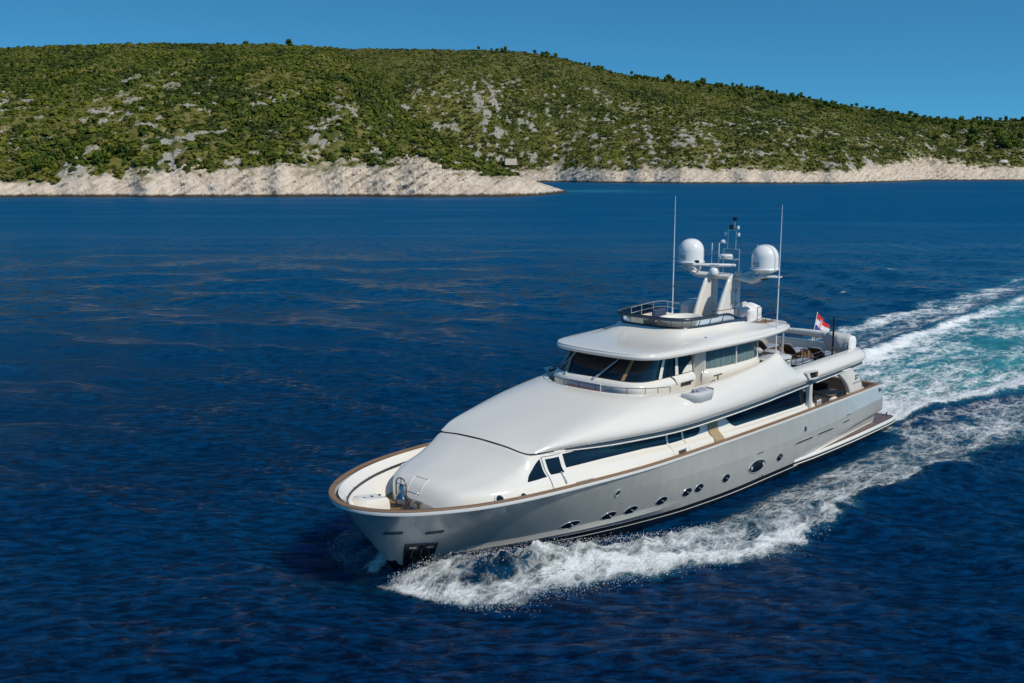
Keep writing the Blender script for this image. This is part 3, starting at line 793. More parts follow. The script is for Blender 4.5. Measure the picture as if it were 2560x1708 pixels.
# navigation light box let into the bulwark side, on a short pillar
for s in (1, -1):
    mb = MB()
    C_ = [(7.35, 4.28), (8.35, 4.34), (8.45, 4.30), (8.2, 3.98), (7.95, 3.93), (7.4, 3.92), (7.25, 4.0)]
    mb.prism([(x, s * 3.62, z) for x, z in C_], (0, s, 0), .22)
    bx = mb.build('light_box', M['gel'], upper, smooth=False)
    mb = MB(); mb.prism([(x, s * 3.845, z) for x, z in ((7.42, 4.24), (8.2, 4.28), (8.02, 4.02), (7.42, 4.0))], (0, s, 0), .01); mb.build('box_opening', M['black'], bx, smooth=False)
    mb = MB(); mb.box((7.58, s * 3.86, 4.13), (.16, .03, .16), bev=.01); mb.build('lens', M['mahog'], bx)
    mb = MB(); mb.box((7.35, s * 3.44, 3.0), (.24, .24, 1.42), bev=.05); mb.build('pillar', M['groove' if False else 'grey'], upper)
# side boxes with docking controls, hung on the bulwark
for s in (1, -1):
    P_ = np.array([(-.78, 0), (-.72, .30), (-.5, .42), (.35, .42), (.72, .34), (.86, .12), (.9, 0)])
    G = []
    for (zz_, sc, xo) in ((4.82, 1.0, 0), (4.8, 1.03, 0), (4.62, .98, -.02), (4.42, .88, -.05), (4.30, .72, -.08), (4.27, .5, -.1)):
        G.append([(16.95 + xo + p_[0] * sc, s * (3.42 + p_[1] * sc * 1.35), zz_ + .06) for p_ in P_])
    G = np.array(G); db = surf('docking_station', G, M['grey'], Y_, flip=(s > 0))
    mb = MB(); lid = [tuple(v) for v in G[0]]; mb.prism([(16.95 + (x - 16.95) * .95, s * (3.45 + (abs(y) - 3.45) * .92), 4.83) for x, y, z in lid], (0, 0, 1), .01); mb.build('station_floor', M['grey'], db, smooth=False)
    mb = MB(); mb.box((16.85, s * 3.62, 4.88), (.62, .22, .10), bev=.03); mb.box((17.3, s * 3.62, 4.90), (.12, .14, .12), bev=.02); mb.build('control_panel', M['cush'], db)

# ---- wheelhouse and upper saloon
WPL = np.array([(19.40, 0), (19.38, .9), (19.29, 1.65), (19.02, 2.16), (18.48, 2.42), (17.5, 2.5), (16.4, 2.52), (15.45, 2.5)], float)
def plan(P, n): 
    F_ = cr(P, n); S_ = F_[::-1].copy(); S_[:, 1] *= -1
    return np.concatenate([S_, F_[1:]])
def wall(levels, n=40, P=WPL):
    """levels: list of (inset towards inside, extra aft shift at front, z)"""
    base = plan(P, n); rows = []
    T = np.gradient(base, axis=0); T /= np.linalg.norm(T, axis=1)[:, None]; N = np.stack([-T[:, 1], T[:, 0]], 1)
    fr = np.clip((base[:, 0] - 16.4) / 2.6, 0, 1)
    if ((base - [15, 0]) * N).sum() < 0: N = -N
    for ins, aft, z in levels:
        q = base - N * ins; q[:, 0] -= aft * fr
        rows.append(np.concatenate([q, np.full((len(q), 1), z)], 1))
    return np.array(rows).transpose(1, 0, 2)
wh = surf('wheelhouse', wall([(.06, 0, UD), (.05, 0, 4.6), (.02, 0, 4.86), (.0, 0, 4.96), (.02, 0, 5.05), (.08, .02, 5.15), (.17, .05, 5.22), (.22, .08, 5.24)]), M['gel'], Y_, flip=True)
Gg = wall([(.21, .08, 5.235), (.24, .3, 5.5), (.27, .55, 5.8), (.30, .82, 6.12)])
def whpoint(i_frac, v, off=0.0):
    """point on the glass: i_frac along plan (-1 stbd aft .. 0 front .. 1 port aft), v height 0..1"""
    n = Gg.shape[0]; f = (i_frac + 1) / 2 * (n - 1); i = int(min(f, n - 2)); t = f - i
    r = v * 3; j = int(min(r, 2)); tt = r - j
    p_ = (Gg[i, j] * (1 - t) + Gg[i + 1, j] * t) * (1 - tt) + (Gg[i, j + 1] * (1 - t) + Gg[i + 1, j + 1] * t) * tt
    dp = Gg[min(i + 1, n - 1), j] - Gg[i, j]; nn = np.array([dp[1], -dp[0], 0]); nn /= np.linalg.norm(nn) + 1e-9
    if nn @ (p_ - np.array([15, 0, p_[2]])) < 0: nn = -nn
    return p_ + nn * off + np.array([0, 0, off * .3])
ws = surf('windscreen', Gg, M['glass'], wh, flip=True)
mb = MB(); mb.tube([whpoint(f, 0, .01) for f in np.linspace(-1, 1, 60)], .025, 6); mb.build('windscreen_gasket', M['rubber'], ws)
def strip(fa, fb, v0, v1, off, nm, mat, parent, fa1=None, fb1=None):
    fa1 = fa if fa1 is None else fa1; fb1 = fb if fb1 is None else fb1
    G = np.array([[whpoint(fa + (fa1 - fa) * v + ((fb + (fb1 - fb) * v) - (fa + (fa1 - fa) * v)) * u, v0 + (v1 - v0) * v, off) for v in np.linspace(0, 1, 6)] for u in np.linspace(0, 1, 5)])
    return surf(nm, G, mat, parent, flip=True)
for fa in (-.33, -.30 + .0, .23):
    pass
for fa in (-.31, .215):
    strip(fa, fa + .022, 0, 1, .022, 'mullion', M['steel' if False else 'black'], ws)
    strip(fa + .022, fa + .055, 0, 1, .02, 'mullion', M['mull'], ws)
for s in (1, -1):
    f1, f2 = .665, .815
    for fa in (f1, f2):
        a, b = (fa, fa + .03) if s > 0 else (-fa - .03, -fa)
        strip(a, b, 0, 1, .035, 'window_post', M['gel'], ws)
    # the white block that closes the glass aft: covers the rear lower corner with a rounded edge
    G = []
    for u in np.linspace(0, 1, 16):
        fa = .885 + .115 * u
        zl = 1.0 - .98 * (1 - np.clip(u, 0, 1) ** 1.6) if False else u
        row = [whpoint(s * fa, v * min(1, .02 + .55 * u ** .7), .03) for v in np.linspace(0, 1, 6)]
        G.append(row)
    surf('quarter_panel', np.array(G), M['gel'], wh, flip=(s > 0))
    # door line and handle on the side
    mb = MB()
    for xx in (17.5, 16.75): mb.tube([(xx - .0, s * 2.445, 4.1), (xx, s * 2.45, 4.85), (xx, s * 2.43, 5.02), (xx, s * 2.33, 5.18)], .009, 5)
    mb.build('door_seam', M['grille'], wh)
    mb = MB(); mb.tube([(17.05, s * 2.36, 5.24), (16.95, s * 2.46, 5.14), (16.85, s * 2.5, 4.98), (16.83, s * 2.52, 4.9)], [.02, .035, .03, .02], 8); mb.build('door_handle', M['darksteel'], wh)
    mb = MB(); mb.box((16.15, s * 2.49, 4.84), (.75, .02, .16), bev=.01); vt = mb.build('air_vent', M['grille'], wh)
    mb = MB(); mb.tube([(16.55, s * 2.55, 4.92), (15.75, s * 2.56, 4.92)], .03, 8); mb.build('grab_handle', M['darksteel'], vt)
    # bulkhead stepping inboard behind the wheelhouse, then out to the saloon
    q = np.array([(15.45, 2.42), (15.3, 1.98), (14.95, 2.0), (14.75, 2.44)])
    G = np.array([[(x, s * y, z) for z in (UD, 5.0, 6.15)] for x, y in q])
    surf('bulkhead', G, M['gel'], wh, flip=(s > 0), smooth=False)
# wiper arms
for f0, f1, v1 in ((-.22, -.27, .62), (.03, .12, .72)):
    mb = MB(); b0 = whpoint(f0, 0, .1) - np.array([-.05, 0, .06]); b1 = whpoint(f1, v1, .07)
    mb.tube([b0, b1], .02, 6); mb.tube([b0 + [0, .07, 0], b1 + [0, .05, 0]], .012, 6)
    mb.tube([whpoint(f1 - .05, v1 - .38, .045), b1 - [0, 0, .02], whpoint(f1 + .02, v1 + .2, .045)], .014, 6)
    mb.lathe([(.001, .05), (.05, .05), (.06, 0), (.06, -.06)], tuple(b0), 10)
    mb.build('wiper', M['steel'], wh)
# settee recess let into the front of the wheelhouse
mb = MB(); mb.box((19.38, -.2, 4.86), (.10, 1.75, .40), bev=.01); rc = mb.build('settee_recess', M['grey'], wh)
mb = MB(); mb.box((19.6, -.2, 4.78), (.36, 1.65, .10), bev=.02); mb.build('settee_top', M['mahog'], rc)

# saloon aft of the wheelhouse: swelling base, curved glass with curtains
SP = np.array([(14.75, 2.3), (14.4, 2.5), (13.6, 2.62), (12.5, 2.66), (11.2, 2.62), (10.5, 2.45), (10.35, 2.1), (10.3, 1.0), (10.3, 0)], float)
def swall(levels, n=48):
    F_ = cr(SP, n); T = np.gradient(F_, axis=0); T /= np.linalg.norm(T, axis=1)[:, None]; N = np.stack([T[:, 1], -T[:, 0]], 1)
    if N[5, 1] < 0: N = -N
    rows = []
    for o, z in levels:
        q = F_ + N * o; q[-1, 1] = 0; rows.append(np.concatenate([q, np.full((n, 1), z)], 1))
    return np.array(rows).transpose(1, 0, 2)
for s in (1, -1):
    G = swall([(-.02, UD), (.05, 4.5), (.12, 4.85), (.12, 5.02), (.06, 5.15), (-.04, 5.2)]) * [1, s, 1]
    sb = surf('saloon_base', G, M['gel'], Y_, flip=(s < 0))
    G = swall([(-.05, 5.19), (-.06, 6.2)]) * [1, s, 1]
    sg = surf('saloon_glass', G, M['clear'], sb, flip=(s < 0))
    F_ = cr(SP, 200); wob = .05 * np.sin(np.arange(200) * 1.9)
    G = np.stack([np.stack([F_[:, 0], s * (F_[:, 1] - .2 + wob), np.full(200, z)], 1) for z in (5.1, 6.15)], 1)
    surf('curtain', G[:150], M['curtain'], sb)
    mb = MB()
    for i in (2, 17, 29): 
        q = G = swall([(0.0, 5.18), (-.01, 6.2)])[i]; mb.tube([q[0] * [1, s, 1], q[1] * [1, s, 1]], .035 if i != 2 else .05, 8)
    mb.build('window_post', M['gel'], sb)
# dark interior floor and core so that one does not look straight through
mb = MB(); mb.box((14.2, 0, 5.0), (5.5, 2.6, 2.0), bev=.1); pt(mb, 'interior_core', M['rubber'])

# ---- roof of the wheelhouse with the raised sundeck coaming
RE = [  # plan point, coaming point, coaming z
 ((19.16, 0), (15.5, 0), 6.86), ((19.12, .95), (15.48, .8), 6.86), ((18.95, 1.85), (15.38, 1.3), 6.86), ((18.64, 2.32), (15.12, 1.64), 6.865), ((18.1, 2.60), (14.72, 1.8), 6.87),
 ((17.0, 2.78), (14.2, 1.9), 6.88), ((15.3, 2.92), (13.4, 2.0), 6.89), ((13.6, 3.04), (12.5, 2.08), 6.90), ((12.2, 3.10), (11.5, 2.14), 6.86), ((10.8, 3.06), (10.6, 2.2), 6.68), ((9.6, 2.95), (9.6, 2.24), 6.54),
 ((8.5, 2.78), (8.7, 2.2), 6.50), ((7.7, 2.5), (8.1, 2.05), 6.48), ((7.25, 2.05), (7.85, 1.75), 6.48), ((7.1, 1.3), (7.75, 1.1), 6.48), ((7.05, 0), (7.7, 0), 6.48)]
ribs = []
for (e, c, zc_) in RE:
    e = np.array(e); c = np.array(c); d = c - e; L_ = np.linalg.norm(d); u = d / L_
    zr = zc_
    front = np.clip((L_ - 1.2) / 2.2, 0, 1)
    ribs.append([(*(e + u * .34), 6.09), (*(e + u * .10), 6.10), (*(e + u * .0), 6.20), (*(e + u * .05), 6.30), (*(e + u * .16), 6.355),
                 (*(e + u * (.3 * L_)), 6.38 + (zr - 6.38) * (.07 + .15 * (1 - front))), (*(e + u * (.62 * L_)), 6.38 + (zr - 6.38) * (.20 + .30 * (1 - front))), (*(e + u * (.85 * L_)), 6.38 + (zr - 6.38) * (.50 + .30 * (1 - front))), (*(e + u * (.965 * L_)), 6.38 + (zr - 6.38) * .97), (*c, zr)])
R_ = np.array(ribs); RSb = R_[1:-1][::-1].copy(); RSb[:, :, 1] *= -1
RR = np.concatenate([R_, RSb, R_[:1]])
B_ = closed_cr(RR, 220); B_ = cr(B_.transpose(1, 0, 2), 40).transpose(1, 0, 2)[:-1]
roof = surf('wheelhouse_roof', B_, M['gel'], Y_, cu=True)
rt = B_[:, -1]; r1 = inset(rt, .06); r1[:, 2] += .008; r2 = inset(rt, .12); r2[:, 2] = 6.44
surf('sundeck_coaming', np.stack([rt, r1, r2], 1), M['cream'], roof, cu=True, angle=40)
fill_pairs(r2, 6.445, 'sundeck_floor', M['teak'], roof)
ul = B_[:, 0].copy(); fill_pairs(ul, 6.088, 'roof_soffit', M['cream'], roof, flip=True)
# screen: dark base strip, tinted panes leaning outward, polished rim
fro = np.array([i for i in range(len(rt)) if rt[i, 0] > 11.4]); 
idx = sorted(fro, key=lambda i: (i + len(rt) // 2) % len(rt))
base = inset(rt, .03)[idx]; Nw = (base - inset(rt, .5)[idx])[:, :2]; Nw /= np.linalg.norm(Nw, axis=1)[:, None]
sh = sstep(11.4, 12.8, base[:, 0])
def scr(out, up): return np.concatenate([base[:, :2] + Nw * (out * np.ones(len(base)))[:, None], (base[:, 2] + up * np.ones(len(base)))[:, None]], 1)
bs = scr(.05, .0); surf('screen_base', np.stack([scr(.07, -.02), scr(.06, .07), scr(0., .08)], 1), M['groove'], roof, flip=True)
sc_ = surf('windshield_screen', np.stack([scr(.02, .05), scr(.02 + .12 * sh, .05 + .36 * (.25 + .75 * sh))], 1), M['tint'], roof, flip=True)
fr = base[:, 0] > 13.3
q = scr(.16, .43)[fr]
G = np.stack([q + [0, 0, -.09], np.concatenate([q[:, :2] + Nw[fr] * .07, q[:, 2:3] - .07], 1), np.concatenate([q[:, :2] + Nw[fr] * .09, q[:, 2:3] - .01], 1), np.concatenate([q[:, :2] + Nw[fr] * .03, q[:, 2:3] + .04], 1), q - np.concatenate([Nw[fr] * .06, 0 * q[:, :1] - .03], 1), q + [0, 0, -.09]], 1)
surf('screen_rim', G, M['groove'], roof, flip=True)
mb = MB(); mb.tube(scr(.2, .47)[fr], .022, 8); mb.tube(scr(.2, .355)[fr], .016, 8)
mb.tube(scr(.02 + .12 * sh, .07 + .36 * (.25 + .75 * sh))[~fr & (base[:, 1] > 0)], .02, 8); mb.tube(scr(.02 + .12 * sh, .07 + .36 * (.25 + .75 * sh))[~fr & (base[:, 1] < 0)], .02, 8)
for i in range(2, len(base), 7):
    mb.tube([scr(.03, .03)[i], scr(.02 + .12 * sh, .06 + .36 * (.25 + .75 * sh))[i]], .012, 6)
mb.build('screen_rail', M['darksteel'], roof)
# starboard and port guard rails on the sundeck
def railing(name, P, h, mat, parent, posts=6, mid=True, r=.018):
    P = np.asarray(P, float); mb = MB()
    mb.tube(P + [0, 0, h], r, 8)
    if mid: mb.tube(P + [0, 0, h * .52], r * .7, 6)
    for i in np.linspace(0, len(P) - 1, posts).round().astype(int): mb.tube([P[i], P[i] + [0, 0, h]], r * .9, 6)
    return mb.build(name, mat, parent)
rs = rt[np.argsort(-rt[:, 0])]
sb_ = rs[rs[:, 1] < -.5]; sb_ = sb_[(sb_[:, 0] < 13.8) & (sb_[:, 0] > 8.2)]; sb_ = sb_ * [1, .96, 1]
P = cr(np.array([(14.6, -1.5, 6.9), (13.2, -1.75, 6.9), (11.6, -1.95, 6.86), (10.2, -2.0, 6.6), (8.6, -2.0, 6.5), (7.95, -1.85, 6.49), (7.8, -1.5, 6.49)]), 50)
railing('guard_rail', P[:26], .52, M['steel'], roof, 5, True)
railing('guard_rail', P[28:], .72, M['steel'], roof, 5, True)
P = cr(np.array([(11.5, 1.98, 6.86), (10.6, 2.05, 6.68)]), 8); 
P = cr(np.array([(10.0, 2.08, 6.58), (9.0, 2.05, 6.5), (8.3, 1.95, 6.49), (7.95, 1.7, 6.49)]), 24); railing('guard_rail', P, .72, M['darksteel'], roof, 5, True, .016)
P = np.array([(11.9, .95, 6.45), (10.9, 1.1, 6.45), (10.1, 1.15, 6.45)]); railing('guard_rail', cr(P, 10), .75, M['darksteel'], roof, 2, False, .015)
# round tub seat
t = np.linspace(0, 2 * np.pi, 48, endpoint=False)
def ell(rx, ry, z): return np.stack([12.55 + .82 * rx * np.cos(t), -.3 + .85 * ry * np.sin(t), z - .04 - .16 * (z > 6.7) + .05 * np.cos(t) * -1], 1)
tub = surf('tub_seat', np.stack([ell(1.3, 1.0, 6.45), ell(1.42, 1.12, 6.85), ell(1.45, 1.15, 7.04), ell(1.38, 1.09, 7.08), ell(1.25, .98, 7.0), ell(1.05, .8, 6.6), ell(.6, .5, 6.56), ell(.01, .01, 6.56)], 1), M['cream'], roof, cu=True, flip=True)
# helm seats and consoles, tinted dark
mb = MB(); mb.box((12.6, -1.42, 6.92), (1.0, .16, .5), bev=.05); mb.build('side_panel', M['navy'], roof)
mb = MB(); mb.box((11.0, 1.75, 6.7), (1.3, .12, .45), bev=.05); mb.box((12.2, 1.7, 6.66), (.5, .3, .4), bev=.06); mb.build('side_panel', M['navy'], roof)
# hatch dot, hanging line
mb = MB(); mb.lathe([(.001, .03), (.05, .03), (.06, 0)], (14.6, 2.35, 6.52), 10); mb.build('deck_fitting', M['darksteel'], roof)
P = cr(np.array([(8.55, 2.16, 6.52), (8.3, 2.45, 6.44), (7.95, 2.6, 6.36), (7.75, 2.72, 6.2), (7.78, 2.7, 6.1)]), 20); mb = MB(); mb.tube(P, .012, 5); mb.build('hanging_line', M['grille'], roof)

# ---- mast: two raked legs, gull wing, radomes, radar truss
mast = MB()
def leg(y):
    S = []
    for (xf, xa, wd, z) in ((11.15, 9.35, .30, 6.4), (11.1, 9.4, .30, 6.75), (10.95, 9.45, .28, 7.1), (10.65, 9.48, .25, 7.7), (10.3, 9.5, .2, 8.3), (10.05, 9.52, .17, 8.6), (9.8, 9.55, .15, 8.68)):
        c = (xf + xa) / 2; a = (xf - xa) / 2; t = np.linspace(0, 2 * np.pi, 20, endpoint=False)
        S.append(np.stack([c + a * np.sign(np.cos(t)) * np.abs(np.cos(t)) ** .6, y + wd / 2 * np.sign(np.sin(t)) * np.abs(np.sin(t)) ** .5 * (.65 + .35 * np.cos(t)), np.full(20, z)], 1))
    return np.array(S)
arch = None
for y in (.62, -.58):
    G = leg(y); F = [tuple(f)[::-1] for f in grid_faces(len(G), 20, False, True)] + [tuple(range((len(G) - 1) * 20, len(G) * 20))]
    lg = obj('mast_leg', G.reshape(-1, 3), F, M['gel'], Y_, angle=60)
    if y > 0:
        for z in (7.35, 7.95):
            mb = MB(); mb.tube([(10.05, y + .17, z + .1), (10.02, y + .25, z), (9.9, y + .26, z - .08), (9.78, y + .25, z), (9.75, y + .17, z + .1)], .016, 6)
            mb.tube([(10.1, y + .16, z + .09), (9.95, y + .2, z + .09)], .014, 6); mb.build('mast_step', M['grille'], lg)
    mb = MB(); mb.box((9.42, y, 7.5), (.34, .24, 2.2), bev=.04); mb.build('mast_strut', M['gel'], lg)
WG = [(-2.55, 8.78, .28, .03), (-2.25, 8.77, .32, .06), (-1.85, 8.66, .36, .10), (-1.5, 8.5, .40, .14), (-1.0, 8.50, .42, .15), (0, 8.50, .42, .15), (1.0, 8.48, .42, .15), (1.5, 8.42, .40, .14), (1.85, 8.58, .36, .10), (2.3, 8.66, .32, .06), (2.75, 8.66, .26, .03)]
G = []
for (y, z, a, b) in WG:
    t = np.linspace(0, 2 * np.pi, 16, endpoint=False); G.append(np.stack([9.35 + a * np.cos(t), np.full(16, y), z + b * np.sign(np.sin(t)) * np.abs(np.sin(t)) ** .7], 1))
G = cr(np.array(G), 44)
F = [tuple(f) for f in grid_faces(len(G), 16, False, True)] + [tuple(range(16))[::-1], tuple(range((len(G) - 1) * 16, len(G) * 16))]
wing = obj('mast_wing', G.reshape(-1, 3), F, M['gel'], Y_, angle=70)
def dome_text(parent, cx, cy, z0, R, ang, body, size):
    V, F = text_shape(body, size)
    V[:, 0] -= V[:, 0].mean()
    th_ = ang + V[:, 0] / R
    return obj('radome_lettering', np.stack([cx + (R + .004) * np.cos(th_), cy + (R + .004) * np.sin(th_), z0 + V[:, 1]], 1), F, M['letter'], parent, smooth=False)
for (cx, cy, z0) in ((9.35, 1.98, 8.98), (9.4, -1.92, 9.06)):
    mb = MB()
    prof = [(.02, -.34), (.2, -.34), (.22, -.24), (.5, -.1), (.66, -.015), (.675, .0), (.66, .03), (.615, .035)]
    prof += [(.61, .1), (.605, .5)] + [(.605 * math.cos(a) ** .9 if a < 1.56 else .001, .5 + .6 * math.sin(a)) for a in np.linspace(.12, math.pi / 2 - .001, 14)]
    mb.lathe(prof, (cx, cy, z0), 40)
    dm = mb.build('radome', M['dome'], wing, angle=50)
    am = math.atan2(24.65 - cy, 49.5 - cx)
    dome_text(dm, cx, cy, z0 + .2, .608, am - .62, 'KNS', .21)
    mb = MB(); mb.tube([(cx + .611 * math.cos(am - .62 + a), cy + .611 * math.sin(am - .62 + a), z0 + .17 - .035 * math.cos(a * 8)) for a in np.linspace(-.18, .24, 10)], .009, 5); mb.build('radome_swoosh', M['letter'], dm)
    mb = MB(); mb.lathe([(.001, -.5), (.2, -.5), (.18, -.34), (.1, -.3)], (cx, cy, z0), 16); mb.build('radome_foot', M['grille'], dm)
# truss of steel tube
mb = MB(); r = .022
for y in (.42, -.42): mb.tube([(8.95, y, 8.6), (8.95, y, 9.74)], r, 6)
mb.tube([(8.95, -.5, 9.30), (8.95, .42, 9.30)], r, 6); mb.tube([(8.95, -.42, 9.74), (8.95, .42, 9.74)], r, 6); mb.tube([(9.35, -.45, 9.28), (9.35, .45, 9.28)], r, 6); mb.tube([(9.35, .42, 9.28), (8.95, .42, 9.3)], r, 6); mb.tube([(9.35, -.42, 9.28), (8.95, -.42, 9.3)], r, 6)
for y in (.21, -.21): mb.tube([(8.95, y, 9.74), (8.95, y, 10.62)], r * .9, 6)
mb.tube([(8.95, -.25, 10.62), (8.95, .25, 10.62)], r * .9, 6); mb.tube([(8.95, .12, 10.62), (8.95, .12, 11.15)], r * .8, 6)
mb.tube([(8.95, -.21, 9.98), (8.95, -.42, 10.0)], r * .8, 6); mb.tube([(8.95, -.21, 10.35), (8.95, -.34, 10.4)], r * .7, 6); mb.tube([(8.95, .21, 10.35), (8.95, .34, 10.4)], r * .7, 6)
trs = mb.build('radar_truss', M['steel'], wing)
mb = MB(); mb.lathe([(.001, -.01), (.3, -.01), (.31, .02), (.30, .14), (.25, .19), (.001, .2)], (9.2, -.12, 9.32), 28); rd = mb.build('radar_dome', M['dome'], trs)
am = math.atan2(24.65 + .12, 49.5 - 9.2); dome_text(rd, 9.2, -.12, 9.37, .315, am + .55, 'SIMRAD', .085)
mb = MB(); mb.lathe([(.001, 0), (.09, 0), (.1, .16), (.09, .17), (.001, .17)], (8.95, .12, 11.05), 12); mb.lathe([(.001, 0), (.085, 0), (.09, .2), (.001, .2)], (8.95, -.05, 10.66), 12); mb.build('signal_lamp', M['black'], trs)
mb = MB()
for (y, z) in ((-.34, 10.4), (.34, 10.38), (.3, 10.7)): mb.lathe([(.001, -.05), (.05, -.04), (.075, .05), (.05, .12), (.001, .13)], (8.95, y, z), 12)
mb.lathe([(.001, -.04), (.13, -.04), (.15, .0), (.14, .06), (.09, .11), (.001, .12)], (8.95, -.44, 10.04), 16); mb.build('gps_antenna', M['dome'], trs)
# open array scanner
mb = MB(); mb.lathe([(.001, 0), (.2, 0), (.22, .1), (.18, .24), (.1, .3), (.001, .31)], (9.95, -.3, 8.62), 20); sc2 = mb.build('scanner_motor', M['dome'], wing)
mb = MB(); mb.box((9.95, -.3, 9.04), (.14, 2.0, .16), rz=.55, bev=.06); bar = mb.build('scanner_bar', M['dome'], sc2)
V, F = text_shape('SIMRAD', .12); V[:, 0] -= V[:, 0].mean(); ca, sa = math.cos(.55), math.sin(.55)
lx = V[:, 0]; obj('scanner_lettering', np.stack([9.95 - sa * lx + ca * .074, -.3 + ca * lx + sa * .074, 9.0 + V[:, 1]], 1), F, M['letter'], bar, smooth=False)
# floodlight, horns, whips on the wing
mb = MB(); mb.lathe([(.001, 0), (.13, .01), (.16, .06), (.17, .2), (.14, .24), (.1, .2), (.001, .18)], (0, 0, 0), 18, Matrix.Rotation(.35, 4, 'Z') @ Matrix.Rotation(math.pi / 2, 4, 'Y')); mb.V = [(v[0] + 9.75, v[1] - 1.28, v[2] + 8.86) for v in mb.V]; mb.build('searchlight', M['grey'], wing)
mb = MB(); mb.box((9.75, -1.35, 9.12), (.12, .2, .13), bev=.02); mb.tube([(9.7, -1.35, 8.6), (9.7, -1.35, 9.15)], .03, 6); mb.build('camera_unit', M['black'], wing)
mb = MB(); mb.box((9.75, .9, 8.72), (.2, .3, .2), bev=.03); mb.build('floodlight', M['grey'], wing)
mb = MB(); mb.lathe([(.001, .06), (.2, .05), (.22, .0), (.2, -.04)], (9.2, 1.25, 8.72), 16); mb.lathe([(.001, .1), (.09, .06), (.1, 0)], (9.5, 1.1, 8.66), 12); mb.build('gps_antenna', M['cream'], wing)
for (x, y, z0, z1, rr) in ((9.2, -.9, 8.6, 10.0, .018), (9.2, -.52, 8.6, 10.02, .018), (8.3, .98, 8.6, 9.95, .02), (9.3, 1.35, 8.6, 9.1, .012)):
    mb = MB(); mb.tube([(x, y, z0), (x, y, z1)], rr, 6); mb.lathe([(.05, 0), (.05, .12), (.02, .14)], (x, y, z0), 8); mb.build('aerial', M['dome'], wing)
# long whip aerials
for (x, y, z0, z1) in ((10.5, -2.15, 6.6, 12.17), (9.5, 2.8, 4.9, 11.87)):
    mb = MB(); mb.tube([(x, y, z0), (x, y, (z0 + z1) / 2), (x, y, z1)], [.032, .026, .010], 8)
    mb.lathe([(.05, 0), (.05, .25), (.03, .3)], (x, y, z0), 10); wa = mb.build('whip_aerial', M['dome'], Y_)
    mb = MB(); mb.lathe([(.036, 0), (.036, .08)], (x, y, z0 + (z1 - z0) * .47), 8); mb.build('ferrule', M['steel'], wa)

# ---- aft: stanchion, handrails, arches, cockpit
mb = MB()
for s in (1, -1): mb.tube([(8.45, s * 2.55, UD), (8.45, s * 2.55, 6.12)], .065, 12)
pt(mb, 'roof_stanchion', M['steel'])
P = cr(np.array([(9.5, 3.12, 4.62), (8.6, 3.1, 4.5), (7.5, 3.07, 4.44), (5, 2.96, 4.44), (2.3, 2.86, 4.43)]), 40)
for s in (1, -1): railing('deck_handrail', (P * [1, s, 1]), .36, M['darksteel'], upper, 9, True, .02)
P = cr(np.array([(1.3, 2.0, 4.43), (1.0, 1.0, 4.43), (.95, 0, 4.43), (1.0, -1, 4.43), (1.3, -2.0, 4.43)]), 24); railing('deck_handrail', P, .4, M['darksteel'], upper, 6, True, .016)
P = cr(np.array([(20.0, -2.0, 4.86), (20.35, -1.2, 4.86), (20.45, 0, 4.87), (20.38, .9, 4.87), (20.0, 1.85, 4.85), (19.2, 2.5, 4.84), (18.2, 2.88, 4.83)]), 60)
P = TOP[(TOP[:, 0] > 17.9)]; P = P[np.argsort(np.arctan2(P[:, 1], P[:, 0] - 16.5))]; P = inset(np.concatenate([P, [[15., 0, 4.85]]]), .06)[:-1]
railing('walkway_rail', P[::1], .24, M['darksteel'], upper, 13, False, .016)
for s in (1, -1):
    mb = MB(); mb.tube([(14.5, s * 2.95, UD), (14.5, s * 2.95, 5.02)], .03, 6); mb.tube([(14.2, s * 2.95, 5.02), (14.8, s * 2.95, 5.02)], .03, 6); pt(mb, 'mooring_post', M['grille'])
    # arch plate between aft bulwark and overhang
    O_ = [(2.85, 2.40), (1.55, 2.40), (1.75, 2.72), (2.15, 3.15), (2.75, 3.56), (3.15, 3.72), (4.75, 3.72), (4.35, 3.5), (3.75, 3.1), (3.3, 2.75), (3.1, 2.5)]
    cx = np.array([(2.95, 2.41), (3.2, 2.75), (3.6, 3.1), (4.15, 3.45), (4.72, 3.73)]); ax = np.array([(1.5, 2.41), (1.7, 2.75), (2.08, 3.1), (2.6, 3.45), (3.1, 3.73)])
    cf = cr(cx, 16); ca_ = cr(ax, 16)
    G = []
    for (f, a) in zip(cf, ca_):
        zz_ = f[1]; yy = 3.33 + .02 * (zz_ - 2.4)
        ring = [(f[0], yy - .09, zz_), (f[0] + .03, yy, zz_), (f[0] - .02, yy + .07, zz_), (f[0] - .12, yy + .09, zz_), (a[0] + .1, yy + .09, a[1]), (a[0], yy + .06, a[1]), (a[0] - .02, yy, a[1]), (a[0] + .03, yy - .09, a[1])]
        G.append([(x, s * y, z) for x, y, z in ring])
    G = np.array(G); ap = surf('arch_plate', G, M['gel'], Y_, cv=True, flip=(s > 0), angle=50)
    if s > 0:
        V, F = text_shape('CUSTOM LINE', .13); V[:, 0] -= V[:, 0].mean()
        ny = 3.33 + .02 * .55 + .098
        obj('arch_lettering', np.stack([2.42 - V[:, 0], np.full(len(V), ny), 2.82 + V[:, 1]], 1), F, M['letter'], ap, smooth=False)
        mb = MB()
        for (dx, dz) in ((-.09, 0), (.09, 0), (-.09, .15), (.09, .15)): mb.box((2.4 + dx, ny, 3.07 + dz), (.12, .006, .1))
        for dx in (-.05, .05): mb.box((2.4 + dx, ny, 3.145), (.03, .006, .26))
        mb.build('arch_emblem', M['letter'], ap, smooth=False)
